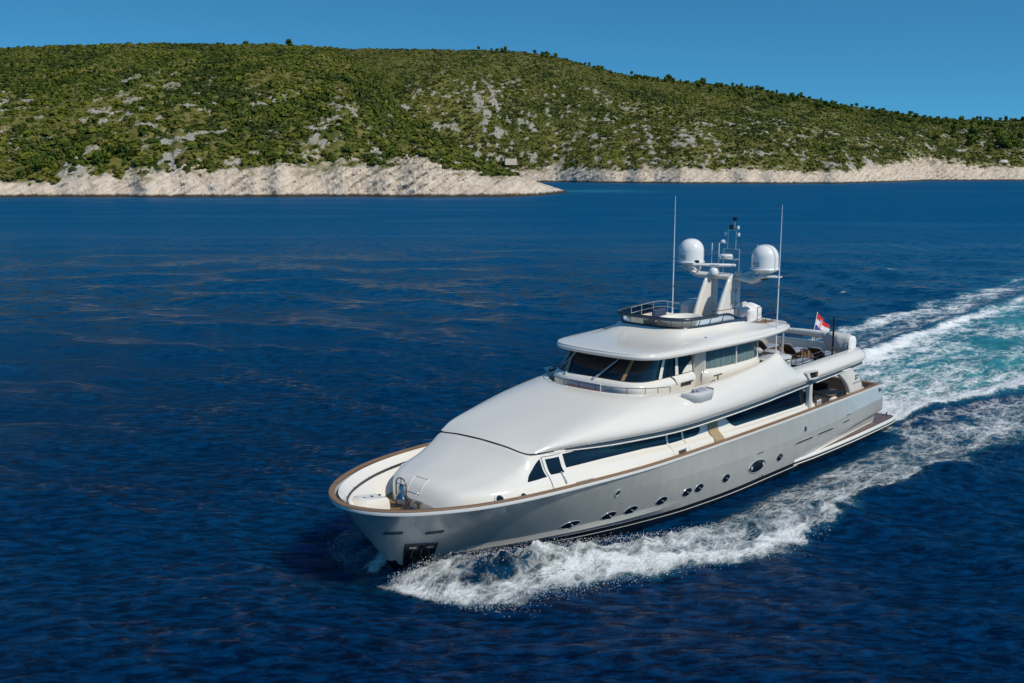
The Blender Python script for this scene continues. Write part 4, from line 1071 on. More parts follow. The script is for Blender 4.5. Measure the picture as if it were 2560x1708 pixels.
# cockpit fittings that belong to the yacht
mb = MB(); mb.box((3.0, 2.35, 1.88), (1.5, 1.0, .76), bev=.12); pt(mb, 'cockpit_locker', M['cream'])
mb = MB(); mb.box((2.9, -.3, 1.75), (1.4, 4.4, .5), bev=.1); st = pt(mb, 'cockpit_sofa', M['cream'])
mb = MB(); mb.box((2.9, -.3, 2.06), (1.3, 4.3, .14), bev=.06); mb.build('seat_cushion', M['cush'], st)
mb = MB(); mb.box((2.2, -.3, 2.3), (.25, 4.3, .5), bev=.08); mb.build('back_cushion', M['brown'], st)
mb = MB(); mb.box((3.0, 2.35, 2.29), (1.55, 1.05, .05), bev=.02); pt(mb, 'locker_top', M['teakcap'])
mb = MB(); mb.box((.55, 2.9, 1.9), (.4, .12, .7), bev=.03); mb.box((.55, 2.2, 1.9), (.4, .1, .7), bev=.03); pt(mb, 'transom_gate', M['gel'])
# upper deck bar with a pale stone top near the port bulwark
t = np.linspace(0, 2 * np.pi, 40, endpoint=False)
def slab(cx, cy, rx, ry, z): return np.stack([cx + rx * np.sign(np.cos(t)) * np.abs(np.cos(t)) ** .8, cy + ry * np.sign(np.sin(t)) * np.abs(np.sin(t)) ** .8, np.full(40, z)], 1)
G = np.stack([slab(9.1, 2.55, .001, .001, 4.98), slab(9.1, 2.55, 1.0, .55, 4.98), slab(9.1, 2.55, 1.03, .58, 4.96), slab(9.1, 2.55, 1.0, .55, 4.92), slab(9.1, 2.55, .5, .3, 4.91)], 1)
cn = surf('bar_counter', G, M['grey'], Y_, cu=True, flip=True)
mb = MB(); mb.box((8.8, 2.66, 4.44), (1.1, .6, .92), bev=.05); mb.build('bar_front', M['gel'], cn)
# built in sofa on the upper deck
mb = MB(); mb.box((7.4, .4, 4.22), (1.3, 1.0, .45), bev=.1); us = pt(mb, 'upper_sofa', M['brown'])
mb = MB(); mb.box((7.4, .4, 4.46), (1.3, 1.0, .12), bev=.05); mb.build('seat_cushion', M['navy'], us)
mb = MB(); mb.box((6.75, .15, 4.65), (.32, .9, .36), bev=.12); mb.box((6.75, 1.1, 4.65), (.32, .9, .36), bev=.12); mb.build('back_cushion', M['cushlight'], us)

# bow gear that is part of the deck: locker, windlass, bell frame
G = []
for (z, sx, sy, ox) in ((2.0, 1.0, 1.0, 0), (2.25, 1.0, 1.0, 0), (2.42, .96, .96, .0), (2.52, .85, .85, .0), (2.55, .6, .6, 0)):
    G.append([(29.62 + ox + px * sx * .9, -1.02 + py * sy * .85, z + .08 * px) for px, py in ((-.62, -.5), (-.62, .42), (.5, .42), (.72, .1), (.72, -.3), (.5, -.55))])
G = np.array(G); F = [tuple(f) for f in grid_faces(5, 6, False, True)] + [tuple(range(24, 30))]
lk = obj('bow_locker', G.reshape(-1, 3), F, M['gel'], Y_, angle=35)
mb = MB()
for x in (29.25, 29.58, 29.9): mb.box((x, -.98, 2.56 + .08 * (x - 29.6)), (.05, .09, .03))
mb.build('locker_hinge', M['rubber'], lk, smooth=False)
mb = MB(); a_ = np.linspace(0, np.pi, 12)
bx, by = 28.66, -.55
arc = [(bx - .25 * 0 , by - .26, 2.0), (bx, by - .26, 2.86)] + [(bx, by - .26 * math.cos(q), 2.86 + .22 * math.sin(q)) for q in a_[1:-1]] + [(bx, by + .26, 2.86), (bx, by + .26, 2.0)]
mb.tube(arc, .022, 8); mb.tube([(bx, by - .26, 2.86), (bx, by + .26, 2.86)], .018, 6); mb.tube([(bx, by, 2.86), (bx, by, 3.08)], .018, 6)
bf = pt(mb, 'bell_frame', M['darksteel'])
mb = MB(); mb.lathe([(.001, .42), (.07, .42), (.1, .36), (.12, .2), (.15, .1), (.22, .0), (.235, -.03), (.2, -.02), (.001, .1)], (bx, by + .02, 2.42), 24); mb.build('ship_bell', M['bell'], bf)
for (x, y) in ((28.5, -.42), (28.42, .1)):
    mb = MB(); mb.lathe([(.16, 0), (.16, .04), (.08, .06), (.07, .2), (.09, .26), (.17, .30), (.17, .34), (.001, .36)], (x, y, 2.0), 20); pt(mb, 'capstan', M['bell'])
mb = MB(); mb.tube([(28.9, -.35, 2.03), (28.75, -.1, 2.12), (28.6, .1, 2.05)], .03, 6); mb.box((28.9, -.35, 2.03), (.2, .12, .08), bev=.02); pt(mb, 'chain_stopper', M['darksteel'])
mb = MB(); mb.tube([(27.3, 2.5, 2.2), (27.3, 2.5, 2.42)], .03, 6); mb.lathe([(.001, .1), (.06, .06), (.06, 0)], (27.3, 2.5, 2.42), 10); pt(mb, 'deck_fitting', M['darksteel'])
mb = MB(); mb.prism([(13.4, hb(13.4, 0) + -.2, -.25), (14.6, hb(14.6, 0) - .2, -.25), (14.3, hb(14.3, 0) + .75, -.75), (13.5, hb(13.5, 0) + .7, -.75)], (0, 0, -1), .06); mb.build('stabiliser_fin', M['tealfin'], Y_, smooth=False)

# ---- crane under its canvas, athwart the stern of the upper deck
def rsec(c, hy, hz, n=14, e=.5):
    t = np.linspace(0, 2 * np.pi, n, endpoint=False)
    return [(c[0] + hy * np.sign(np.cos(t_)) * abs(np.cos(t_)) ** e, c[1], c[2] + hz * np.sign(np.sin(t_)) * abs(np.sin(t_)) ** e) for t_ in t]
G = cr(np.array([rsec((1.15, -2.5, 4.86), .12, .10), rsec((1.15, -1.2, 4.87), .15, .13), rsec((1.15, 0, 4.88), .18, .16), rsec((1.15, 1.3, 4.86), .22, .19)]), 24)
F = [tuple(f) for f in grid_faces(24, 14, False, True)] + [tuple(range(14))[::-1]]
crane = obj('crane_boom', G.reshape(-1, 3), F, M['gel'], Y_, angle=60)
G = cr(np.array([rsec((1.15, 1.0, 4.80), .24, .24), rsec((1.2, 1.25, 4.72), .30, .34), rsec((1.25, 1.5, 4.62), .40, .46), rsec((1.3, 2.0, 4.52), .44, .54), rsec((1.32, 2.35, 4.48), .44, .56), rsec((1.32, 2.6, 4.46), .38, .5), rsec((1.32, 2.70, 4.46), .22, .3), rsec((1.32, 2.72, 4.46), .02, .03)]), 40)
wr = fbm(G[:, :, 1] * 3.2 + G[:, :, 2] * 2, G[:, :, 2] * 2.2 + G[:, :, 0] * 2, 4, 5) - .5
G[:, :, 0] += wr * .16; G[:, :, 2] += wr * .10
F = [tuple(f) for f in grid_faces(40, 14, False, True)] + [tuple(range(39 * 14, 40 * 14))]
obj('crane_cover', G.reshape(-1, 3), F, M['greycloth'], crane)
G2 = G[27:].copy(); c_ = G2.mean(1, keepdims=True); G2 = c_ + (G2 - c_) * 1.03; G2[:, :, 1] += .02
F = [tuple(f) for f in grid_faces(len(G2), 14, False, True)] + [tuple(range((len(G2) - 1) * 14, len(G2) * 14))]
obj('crane_end_cover', G2.reshape(-1, 3), F, M['cloth'], crane)
mb = MB(); mb.lathe([(.3, 0), (.3, .5), (.22, .7)], (1.3, 1.9, UD), 16); mb.build('crane_pedestal', M['gel'], crane)

def place(name, label, cat, p, rz=0, group=None):
    w_ = boat_to_world(p); e = empty(name, w_, YAW + rz); tag(e, label, cat, group); return e

# black light post by the port rail
e = place('light_post', 'slim black post standing by the port rail of the upper aft deck', 'post', (4.0, 2.86, UD))
mb = MB(); mb.tube([(0, 0, 0), (0, 0, 2.15)], .05, 12); mb.lathe([(.09, 0), (.09, .04), (.05, .06)], (0, 0, 0), 14); mb.build('pole', M['black'], e)
mb = MB(); mb.lathe([(.055, 0), (.06, .08), (.055, .16), (.001, .17)], (0, 0, 2.13), 14); mb.build('cap', M['rubber'], e)

# ensign
e = place('ensign_flag', 'red, white and blue ensign with a chequered shield on the stern staff', 'flag', (.75, .12, 4.4))
mb = MB(); ra = math.radians(18); top_ = np.array([-math.sin(ra) * 1.5, 0, math.cos(ra) * 1.5]); mb.tube([(0, 0, 0), top_], .02, 8); mb.lathe([(.001, .06), (.035, .03), (.03, 0)], tuple(top_), 10); mb.build('staff', M['cloth'], e)
NUf, NVf = 54, 36
V = []; F = []; MI = []
for i in range(NUf + 1):
    for j in range(NVf + 1):
        u = i / NUf; v = j / NVf                      # u along the fly, v from hoist top (0) to bottom (1)
        hp_ = top_ * (1 - .02 - v * .60)
        drop = u * 1.0
        fly = np.array([-.42 * u - .05 * u * u, .42 * u + .10 * math.sin(u * 7 + v * 2) * u + .03 * math.sin(u * 15), -.62 * u ** 1.25 * (1 - .35 * v)])
        V.append(hp_ + fly + np.array([.05 * math.sin(u * 9 + v * 4) * u, .0, 0]))
for i in range(NUf):
    for j in range(NVf):
        F.append((i * (NVf + 1) + j, (i + 1) * (NVf + 1) + j, (i + 1) * (NVf + 1) + j + 1, i * (NVf + 1) + j + 1))
        u = (i + .5) / NUf; v = (j + .5) / NVf; m_ = 0 if v < 1 / 3 else (1 if v < 2 / 3 else 2)
        su = (u - .5) / .145; sv = (v - .5) / .24
        if abs(su) < 1 and -1 < sv < 1 - .5 * su * su:
            m_ = (int((su + 1) * 2.5) + int((sv + 1) * 2.5)) % 2
        elif abs(su) < .95 and -1.35 < sv <= -1: m_ = 2 if int((su + 1) * 2.6) % 2 else 1
        MI.append(m_)
fl = obj('cloth', V, F, None, e)
for k_ in ('red', 'white', 'blue'): fl.data.materials.append(M[k_])
fl.data.polygons.foreach_set('material_index', MI)

# sun loungers on the upper aft deck
LG = 'sun loungers in a row on the upper aft deck'
def lounger(name, label, p):
    e = place(name, label, 'sun lounger', p, 0, LG)
    mb = MB()
    mb.box((-.15, 0, .2), (1.3, .64, .06), bev=.02); mb.build('frame', M['brown'], e)
    for (x, y) in ((.4, .27), (.4, -.27), (-.72, .27), (-.72, -.27)):
        mb = MB(); mb.box((x, y, .085), (.05, .05, .17)); mb.build('leg', M['brown'], e, smooth=False)
    mb = MB(); mb.box((-.15, 0, .27), (1.3, .62, .10), bev=.035); mb.build('seat_cushion', M['cush'], e)
    mb = MB(); mb.box((.80, 0, .47), (.78, .66, .05), bev=.02, ry=-math.radians(36)); mb.build('backrest', M['brown'], e)
    mb = MB(); mb.box((.77, 0, .53), (.76, .62, .09), bev=.035, ry=-math.radians(36)); mb.build('back_cushion', M['cush'], e)
    mb = MB()
    for y in (.25, -.25): mb.tube([(.85, y, .46), (.55, y, .2)], .015, 6)
    mb.build('backrest_stay', M['darksteel'], e)
    return e
lounger('sun_lounger', 'grey cushioned sun lounger with dark raised back, half hidden by the roof stanchion', (3.3, .5, UD))
lounger('sun_lounger', 'grey cushioned sun lounger nearest the port handrail and the black post', (3.3, 2.1, UD))
lounger('sun_lounger', 'grey cushioned sun lounger on the starboard side under the end of the crane boom', (3.3, -1.1, UD))
def side_table(label, p):
    e = place('side_table', label, 'side table', p, 0, 'black framed side tables on the upper aft deck')
    mb = MB(); mb.box((0, 0, .46), (.42, .42, .03), bev=.01); mb.build('table_top', M['brown'], e)
    for (x, y) in ((.18, .18), (-.18, .18), (.18, -.18), (-.18, -.18)):
        mb = MB(); mb.box((x, y, .225), (.03, .03, .44)); mb.build('leg', M['black'], e, smooth=False)
side_table('small black framed side table between the middle lounger and the port lounger', (3.7, 1.3, UD))
side_table('small black framed side table beside the grey upper deck sofa', (5.6, 1.5, UD))
e = place('ottoman', 'low grey cushioned ottoman behind the port handrail next to the bar counter', 'ottoman', (6.4, 2.35, UD))
mb = MB(); mb.box((0, 0, .17), (1.7, .72, .26), bev=.05); mb.build('base', M['brown'], e); mb = MB(); mb.box((0, 0, .36), (1.68, .7, .14), bev=.06); mb.build('cushion', M['cush'], e)

# equipment under white canvas on the aft sundeck
e = place('covered_equipment', 'bulky equipment wrapped in white canvas on the aft sundeck behind the mast', 'canvas cover', (8.75, .75, 6.45))
e.scale = (.86, .86, .86)
n1, n2 = 26, 40
G = []
for i in range(n1):
    v = i / (n1 - 1); row = []
    for j in range(n2):
        a = 2 * np.pi * j / n2; c_, s_ = math.cos(a), math.sin(a)
        k_ = max(abs(c_), abs(s_)); cx, cy = c_ / k_ ** .8, s_ / k_ ** .8
        if v < .6: r_ = 1 - .1 * v; z = v / .6 * .62
        else:
            q = (v - .6) / .4; r_ = (1 - .06) * (1 - q) ; z = .62 + .26 * q ** .6 + (.12 if c_ < 0 else 0) * math.sin(q * 3.1)
        nn = (fbm(np.array(cx * 1.6 + 5), np.array(cy * 1.6 + z * 2.4), 4, 31) - .5)
        row.append((cx * .72 * r_ * (1 + .16 * nn), cy * .68 * r_ * (1 + .16 * nn), z + nn * .16 * (v > .3)))
    G.append(row)
surf('canvas', np.array(G), M['cloth'], e, cv=True)
mb = MB(); mb.box((0, 0, .03), (1.2, 1.1, .06)); mb.build('base', M['rubber'], e, smooth=False)
# starboard covered console, farther off
e = place('covered_console', 'pale blue grey console cover beyond the starboard mast leg on the sundeck', 'canvas cover', (9.9, -1.55, 6.45))
mb = MB(); mb.box((0, 0, .4), (.9, .7, .8), bev=.16); mb.build('cover', M['grey'], e); mb = MB(); mb.box((0, 0, .02), (.7, .5, .04)); mb.build('base', M['rubber'], e, smooth=False)

# cockpit table and chairs under the overhang
e = place('cockpit_table', 'round dining table in the shaded aft cockpit under the overhang', 'table', (5.75, 2.0, 1.52))
mb = MB(); mb.lathe([(.001, .72), (.72, .72), (.74, .74), (.72, .76), (.001, .765)], (0, 0, 0), 36); mb.build('table_top', M['grey'], e)
mb = MB(); mb.lathe([(.3, 0), (.28, .03), (.06, .06), (.06, .72)], (0, 0, 0), 18); mb.build('pedestal', M['steel'], e)
def chair(label, p, rz):
    e = place('dining_chair', label, 'chair', p, rz, 'pale slatted chairs round the cockpit table')
    mb = MB(); mb.box((0, 0, .45), (.46, .46, .05), bev=.02); mb.build('seat', M['cloth'], e)
    for (x, y) in ((.2, .2), (.2, -.2)): mb = MB(); mb.box((x, y, .22), (.035, .035, .44)); mb.build('leg', M['cloth'], e, smooth=False)
    for (x, y) in ((-.2, .2), (-.2, -.2)): mb = MB(); mb.box((x, y, .46), (.035, .035, .92)); mb.build('leg', M['cloth'], e, smooth=False)
    mb = MB(); mb.box((-.2, 0, .9), (.035, .42, .06)); mb.box((-.2, 0, .58), (.03, .42, .03))
    for y in np.linspace(-.15, .15, 5): mb.box((-.2, y, .74), (.02, .03, .3))
    mb.build('backrest', M['cloth'], e, smooth=False)
    mb = MB()
    for y in (.21, -.21): mb.box((0, y, .66), (.42, .03, .03))
    mb.build('armrest', M['cloth'], e, smooth=False)
chair('pale slatted chair on the near side of the round cockpit table, seen from behind', (5.55, 2.86, 1.52), -math.pi / 2)
chair('pale slatted chair on the far side of the round cockpit table', (5.9, 1.0, 1.52), math.pi / 2)

# ================================================================== SEA
def axis(lo_f, hi_f, step, lo, hi, g):
    a = list(np.arange(lo_f, hi_f, step)); s = step
    up = []; v = a[-1]
    while v < hi: s *= g; v += s; up.append(v)
    s = step; dn = []; v = a[0]
    while v > lo: s *= g; v -= s; dn.append(v)
    return np.array(dn[::-1] + a + up)
sx = axis(-19, 34, .14, -4500, 4500, 1.045)
sy = axis(19, 74, .14, -300, 9000, 1.028)
X, Yw = np.meshgrid(sx, sy, indexing='ij')
bx, by = world_to_boat_xy(X, Yw); ab = np.abs(by)
inb = lambda v: v
# ambient chop
Z = np.zeros_like(X)
dist = np.hypot(X, Yw)
wr = np.random.default_rng(5)
stepx = np.gradient(sx)[:, None]; stepy = np.gradient(sy)[None, :]
cell = np.maximum(stepx + 0 * X, stepy + 0 * X)
for k in range(46):
    lam = 0.7 * (1.115 ** k) if k < 30 else wr.uniform(5, 17)
    if lam > 18: lam = wr.uniform(1.0, 4)
    th_ = math.radians(75) + wr.normal(0, .55)
    amp = .0085 * lam ** .62
    ph = wr.uniform(0, 6.28); kk = 2 * np.pi / lam
    fade = np.clip((lam / cell - 3) / 3, 0, 1)
    Z += amp * fade * np.sin(kk * (X * math.cos(th_) + Yw * math.sin(th_)) + ph + 1.2 * vnoise(X / (lam * 5) + k, Yw / (lam * 5)))
Z *= .55 + .9 * fbm(X / 26, Yw / 26, 3, 77)
# --- wake geometry, in yacht coordinates
YO_x = [-140, -80, -60, -40, -10, 0, 6, 12, 18, 22.6, 24.9, 26.5, 28.5, 29.5, 30.1, 30.5]
YO_y = [17.5, 14.6, 14.2, 13.6, 11.3, 9.8, 8.6, 8.4, 8.5, 6.7, 5.75, 5.3, 4.55, 3.7, 2.3, .9]
yo = np.interp(bx, YO_x, YO_y)
jag = (fbm(bx * .55, by * .55 + 3 * (by > 0), 5, 3) - .5)
yo_j = yo + jag * np.interp(bx, [-60, 0, 20, 27, 31], [5, 2.6, 1.7, 1.0, .5])
hbw = np.where((bx > 0) & (bx < 29.2), hb(np.clip(bx, 0, 29.2), np.zeros_like(bx)), 0)
# bow wave ridge
yc = np.interp(bx, [-20, 6, 12, 16, 20, 22, 24, 25, 26, 27, 28, 29, 29.8, 30.4], [13, 9.2, 7.8, 6.7, 5.6, 4.9, 4.2, 3.75, 3.2, 2.6, 1.9, 1.2, .8, .7])
hc = np.interp(bx, [-60, -20, 0, 8, 14, 18, 21, 24, 26, 28, 29.2, 29.9, 30.5], [.03, .10, .17, .22, .26, .32, .45, .66, .76, .74, .52, .15, 0])
wi = np.interp(bx, [-20, 10, 20, 25, 29], [1.6, 1.2, .9, .7, .5]); wo_ = np.interp(bx, [-20, 10, 20, 25, 28, 30], [2.2, 1.6, 1.3, 1.5, 1.9, 1.6])
dy = ab - yc
ridge = np.where((by < 0) & (bx > 22), 1 - .6 * sstep(22, 26, bx), 1) * hc * np.where(dy < 0, np.exp(-(dy / wi) ** 2), np.exp(-(dy / wo_) ** 2))
rough = fbm(bx * 1.1, by * 1.1, 5, 21, .62) - .5
fine = fbm(bx * 3.1, by * 3.1, 4, 22, .6) - .5
# water climbing the forefoot
climb = .38 * np.exp(-((ab - hbw) / .55) ** 2) * sstep(20.5, 25, bx) * sstep(30.4, 29, bx)
# trough along the side of the hull
trough = -.30 * np.exp(-((ab - hbw - .1) / 1.5) ** 2) * sstep(-.5, 4, bx) * sstep(25.5, 22, bx)
# stern wash: hollow right behind the transom, then a boiling ridge with breaking edges
ws_ = np.interp(-bx, [0, 2, 6, 10, 14, 30, 60, 140], [3.6, 3.7, 4.2, 5.0, 6.2, 7.2, 9, 13])
wash = sstep(-.6, -3.5, bx) * sstep(1.15, .8, ab / ws_)
hol = -.25 * np.exp(-((bx + 3) / 3) ** 2) * sstep(4.5, 2.5, ab) * (bx < 0)
edge = .42 * np.exp(-((ab - ws_ + .4) / 1.0) ** 2) * sstep(-2, -6, bx) * np.exp(bx / 60)
boil = wash * ((.35 * np.exp(bx / 50)) * (fbm(bx * .45, by * .55, 4, 41) - .45) + .22 * np.exp(bx / 60) * rough)
# diverging waves: crests trailing out at the edge of the wake
cusp = np.zeros_like(Z)
for k in range(14):
    c0 = -14 - 11.5 * k; s_ = .30 * math.exp(-k * .05)
    for sg in (1, -1):
        yy = by * sg
        along = bx - c0 + (yy - (14.5 + .40 * (-(c0)) ** .9)) * .85
        env = np.exp(-((yy - (11 + .40 * (-c0) ** .9)) / (3.5 + .03 * -c0)) ** 2)
        cusp += s_ * env * (np.exp(-(along / 1.3) ** 2) - .55 * np.exp(-((along - 3.0) / 2) ** 2))
foam_zone = sstep(yo_j + .25, yo_j - .35, ab)
turb = ridge * (rough * 1.1 + fine * .7) + foam_zone * sstep(31, 27, bx) * (rough * .16 + fine * .07) * np.interp(bx, [-60, 0, 31], [.5, .8, 1.2])
Z = Z * (1 - .5 * foam_zone * (bx < 31)) + ridge + climb + trough + hol + edge + boil + cusp + turb

# --- foam density (how much of the surface is covered by bubbles) and aeration (milky turquoise water)
inner = np.where(bx > -1.5, hbw, ws_)
s1 = (ab - inner) / np.maximum(yo_j - inner, .4)
head = sstep(19, 25, bx)
lead = np.exp(-((ab - (yo_j - .55 - .5 * head)) / (.55 + .55 * head)) ** 2)          # dense breaking edge
band = sstep(np.where(bx < 0, -.05, .08), np.where(bx < 0, .10, .38), s1) * sstep(1.04, .9, s1)
D = np.maximum(lead * np.interp(bx, [-150, -60, -20, 2, 14, 20, 31], [.2, .45, .55, .64, .74, .90, .92]), band * np.interp(bx, [-150, -70, -30, -8, 4, 14, 20, 24, 31], [.4, .56, .64, .60, .57, .61, .66, .74, .70]))
D *= sstep(30.7, 30.0, bx) * (ab < yo_j + 1.0) * np.where(by < 0, 1 - .55 * sstep(24, 28, bx), 1)
crestd = np.exp(-((ab - yc) / (wi * 1.0)) ** 2) * sstep(10, 22, bx) * sstep(30.3, 29.6, bx)
D = np.maximum(D, crestd * .82)
# the glassy dark window in the bow wave between crest and leading edge
win = np.exp(-((bx - 27.7) / 1.25) ** 2 - ((ab - 2.75) / .75) ** 2)
D = D - .34 * win
gap = sstep(.75, .15, ab - hbw) * sstep(24.8, 22.5, bx) * sstep(1, 5, bx)
D = D * (1 - .85 * gap)
ww = wash * (.50 + .56 * np.exp(-((ab - ws_ + .7) / 1.3) ** 2) * np.interp(-bx, [0, 4, 60], [.6, 1.1, .7]) + .42 * np.exp(bx / 9)) * np.interp(-bx, [0, 30, 90, 160], [1.0, .95, .75, .55])
D = np.where(bx < -.4, np.maximum(ww, D * .95), D)
D += (fbm(bx * .22, by * .5, 4, 61) - .5) * .5 * (D > .05) * np.interp(bx, [-60, 10, 26], [1, .8, .25])
# small whitecaps on the cusp waves (starboard side, far)
for (cx, cy, r1_, r2_, hh) in ((-81.5, -31.2, 3.6, 1.2, .9), (-53.6, -23.9, 1.2, .5, .8), (-79.5, -28.8, 1.4, .6, .7)):
    D = np.maximum(D, hh * np.exp(-((bx - cx) / r1_) ** 2 - ((by - cy) / r2_) ** 2))
Aer = np.clip(wash * (.55 + .5 * np.exp(-((ab - .0) / (ws_ * .8)) ** 2)) * np.interp(-bx, [0, 10, 60, 150], [.9, 1.0, .8, .5]), 0, 1) * (.4 + 1.0 * fbm(bx * .16, by * .3, 3, 91))
Aer = np.maximum(Aer, .26 * foam_zone * sstep(31, 29, bx) * sstep(.1, .5, s1) * (.3 + fbm(bx * .3, by * .5, 3, 95)))
Aer *= 1 - .85 * win
# pale shallow ledge off the headland
d_sh = np.hypot((X - 46) / 30, (Yw - 575) / 34); Aer = np.maximum(Aer, .38 * np.exp(-d_sh ** 2))
V = np.stack([X.ravel(), Yw.ravel(), Z.ravel()], 1)
sea_me = mesh_from('sea', V, grid_faces(len(sx), len(sy)))
for nm, arr in (('foam', D), ('aer', Aer)):
    at = sea_me.attributes.new(nm, 'FLOAT', 'POINT'); at.data.foreach_set('value', np.clip(arr, 0, 1.3).astype(np.float32).ravel())
sea = bpy.data.objects.new('sea_water', sea_me); COL.objects.link(sea)
tag(sea, kind='structure')

def sea_mat():
    m, n, b = newmat('sea_water'); ln = n.links.new
    def N(t, **k):
        x = n.nodes.new(t)
        for a, v in k.items(): setattr(x, a, v)
        return x
    def math_(op, a, b_=None, c=None, clamp=False):
        x = N('ShaderNodeMath', operation=op, use_clamp=clamp)
        for i, v in enumerate((a, b_, c)):
            if v is None: continue
            if isinstance(v, (int, float)): x.inputs[i].default_value = v
            else: ln(v, x.inputs[i])
        return x.outputs[0]
    geo = N('ShaderNodeNewGeometry')
    mp = N('ShaderNodeMapping', vector_type='POINT'); mp.inputs['Rotation'].default_value = (0, 0, -YAW)
    ln(geo.outputs['Position'], mp.inputs[0])
    def noise(vec, sc, det, ro=.5, dist=0., scale3=None):
        if scale3:
            k = N('ShaderNodeMapping'); k.inputs['Scale'].default_value = scale3; ln(vec, k.inputs[0]); vec = k.outputs[0]
        x = N('ShaderNodeTexNoise'); x.inputs['Scale'].default_value = sc; x.inputs['Detail'].default_value = det; x.inputs['Roughness'].default_value = ro; x.inputs['Distortion'].default_value = dist
        ln(vec, x.inputs['Vector']); return x
    PW = None
    fo = N('ShaderNodeAttribute', attribute_name='foam').outputs['Fac']; ae = N('ShaderNodeAttribute', attribute_name='aer').outputs['Fac']
    P = mp.outputs[0]
    n1 = noise(P, .9, 9, .62, .6, (.62, 1, 1))
    n2 = noise(P, 3.5, 7, .65, .3, (.7, 1, 1))
    wv = noise(P, .8, 3)
    wadd = N('ShaderNodeVectorMath', operation='MULTIPLY_ADD'); ln(wv.outputs['Color'], wadd.inputs[0]); wadd.inputs[1].default_value = (.9, .9, .9); ln(P, wadd.inputs[2])
    def lace(sc, wd, st):
        k = N('ShaderNodeMapping'); k.inputs['Scale'].default_value = st; ln(wadd.outputs[0], k.inputs[0])
        vo = N('ShaderNodeTexVoronoi', feature='DISTANCE_TO_EDGE'); vo.inputs['Scale'].default_value = sc; ln(k.outputs[0], vo.inputs['Vector'])
        mr = N('ShaderNodeMapRange'); mr.inputs[1].default_value = 0; mr.inputs[2].default_value = wd; mr.inputs[3].default_value = 1; mr.inputs[4].default_value = 0; ln(vo.outputs['Distance'], mr.inputs[0]); return mr.outputs[0]
    l1 = lace(1.25, .22, (.55, 1, 1)); l2 = lace(3.6, .25, (.7, 1, 1))
    lc = math_('MAXIMUM', l1, math_('MULTIPLY', l2, .75))
    pat = math_('ADD', math_('MULTIPLY', n1.outputs[0], .85), math_('MULTIPLY', lc, .24))
    pat = math_('ADD', pat, math_('MULTIPLY', n2.outputs[0], .56))
    n3 = noise(P, .75, 8, .62, .4, (.2, 1.15, 1)); pat = math_('ADD', pat, math_('MULTIPLY', math_('MULTIPLY', math_('SUBTRACT', n3.outputs[0], .5), ae), 1.1))     # churned wash is drawn out along the track
    # cover where pat + 1.15*foam exceeds threshold
    s = math_('ADD', pat, math_('MULTIPLY', fo, 1.15))
    mr = N('ShaderNodeMapRange', interpolation_type='SMOOTHSTEP'); mr.inputs[1].default_value = 1.34; mr.inputs[2].default_value = 1.86; ln(s, mr.inputs[0])
    gate = N('ShaderNodeMapRange', interpolation_type='SMOOTHSTEP'); gate.inputs[1].default_value = .04; gate.inputs[2].default_value = .22; ln(fo, gate.inputs[0])
    mask = math_('MULTIPLY', mr.outputs[0], gate.outputs[0], clamp=True)
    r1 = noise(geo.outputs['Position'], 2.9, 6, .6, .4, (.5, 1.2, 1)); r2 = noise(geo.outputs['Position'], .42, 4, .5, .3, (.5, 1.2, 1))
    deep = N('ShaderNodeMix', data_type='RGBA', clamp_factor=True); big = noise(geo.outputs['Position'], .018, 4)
    crest_light = N('ShaderNodeMapRange'); crest_light.inputs[1].default_value = .40; crest_light.inputs[2].default_value = .70; crest_light.inputs[3].default_value = -.25; crest_light.inputs[4].default_value = .9; ln(r1.outputs[0], crest_light.inputs[0])    # light on the ripple crests is put into the colour
    deep.inputs[6].default_value = (.0001, .006, .026, 1); deep.inputs[7].default_value = (.0001, .036, .118, 1); ln(math_('ADD', math_('MULTIPLY', big.outputs[0], .6), crest_light.outputs[0]), deep.inputs[0])
    aern = math_('MULTIPLY', ae, math_('MULTIPLY_ADD', n1.outputs[0], 1.5, -.05), clamp=True)
    # paler water in the distance: the sky's reflection painted into the colour
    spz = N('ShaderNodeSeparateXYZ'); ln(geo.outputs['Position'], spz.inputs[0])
    far_sheen = N('ShaderNodeMapRange'); far_sheen.inputs[1].default_value = 26; far_sheen.inputs[2].default_value = 210; ln(spz.outputs[1], far_sheen.inputs[0])
    c0 = N('ShaderNodeMix', data_type='RGBA'); ln(far_sheen.outputs[0], c0.inputs[0]); ln(deep.outputs[2], c0.inputs[6]); c0.inputs[7].default_value = (.0005, .072, .175, 1)
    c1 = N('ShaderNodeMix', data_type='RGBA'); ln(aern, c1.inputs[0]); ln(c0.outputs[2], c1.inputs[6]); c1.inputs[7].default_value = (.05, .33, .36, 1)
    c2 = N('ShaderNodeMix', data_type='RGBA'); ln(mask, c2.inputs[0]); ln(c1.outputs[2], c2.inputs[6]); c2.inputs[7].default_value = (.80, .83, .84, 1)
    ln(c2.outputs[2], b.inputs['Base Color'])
    sp_ = N('ShaderNodeSeparateXYZ'); ln(geo.outputs['Position'], sp_.inputs[0])
    far = N('ShaderNodeMapRange', interpolation_type='SMOOTHSTEP'); far.inputs[1].default_value = 25; far.inputs[2].default_value = 300; far.inputs[3].default_value = .05; far.inputs[4].default_value = .50; ln(sp_.outputs[1], far.inputs[0])   # open water beyond the boat is ruffled by the breeze
    calm = N('ShaderNodeMapRange', interpolation_type='SMOOTHSTEP'); calm.inputs[1].default_value = .50; calm.inputs[2].default_value = .62; calm.inputs[3].default_value = 1.0; calm.inputs[4].default_value = .8; ln(noise(geo.outputs['Position'], .03, 4, .5, .5, (.35, 1.6, 1)).outputs[0], calm.inputs[0])
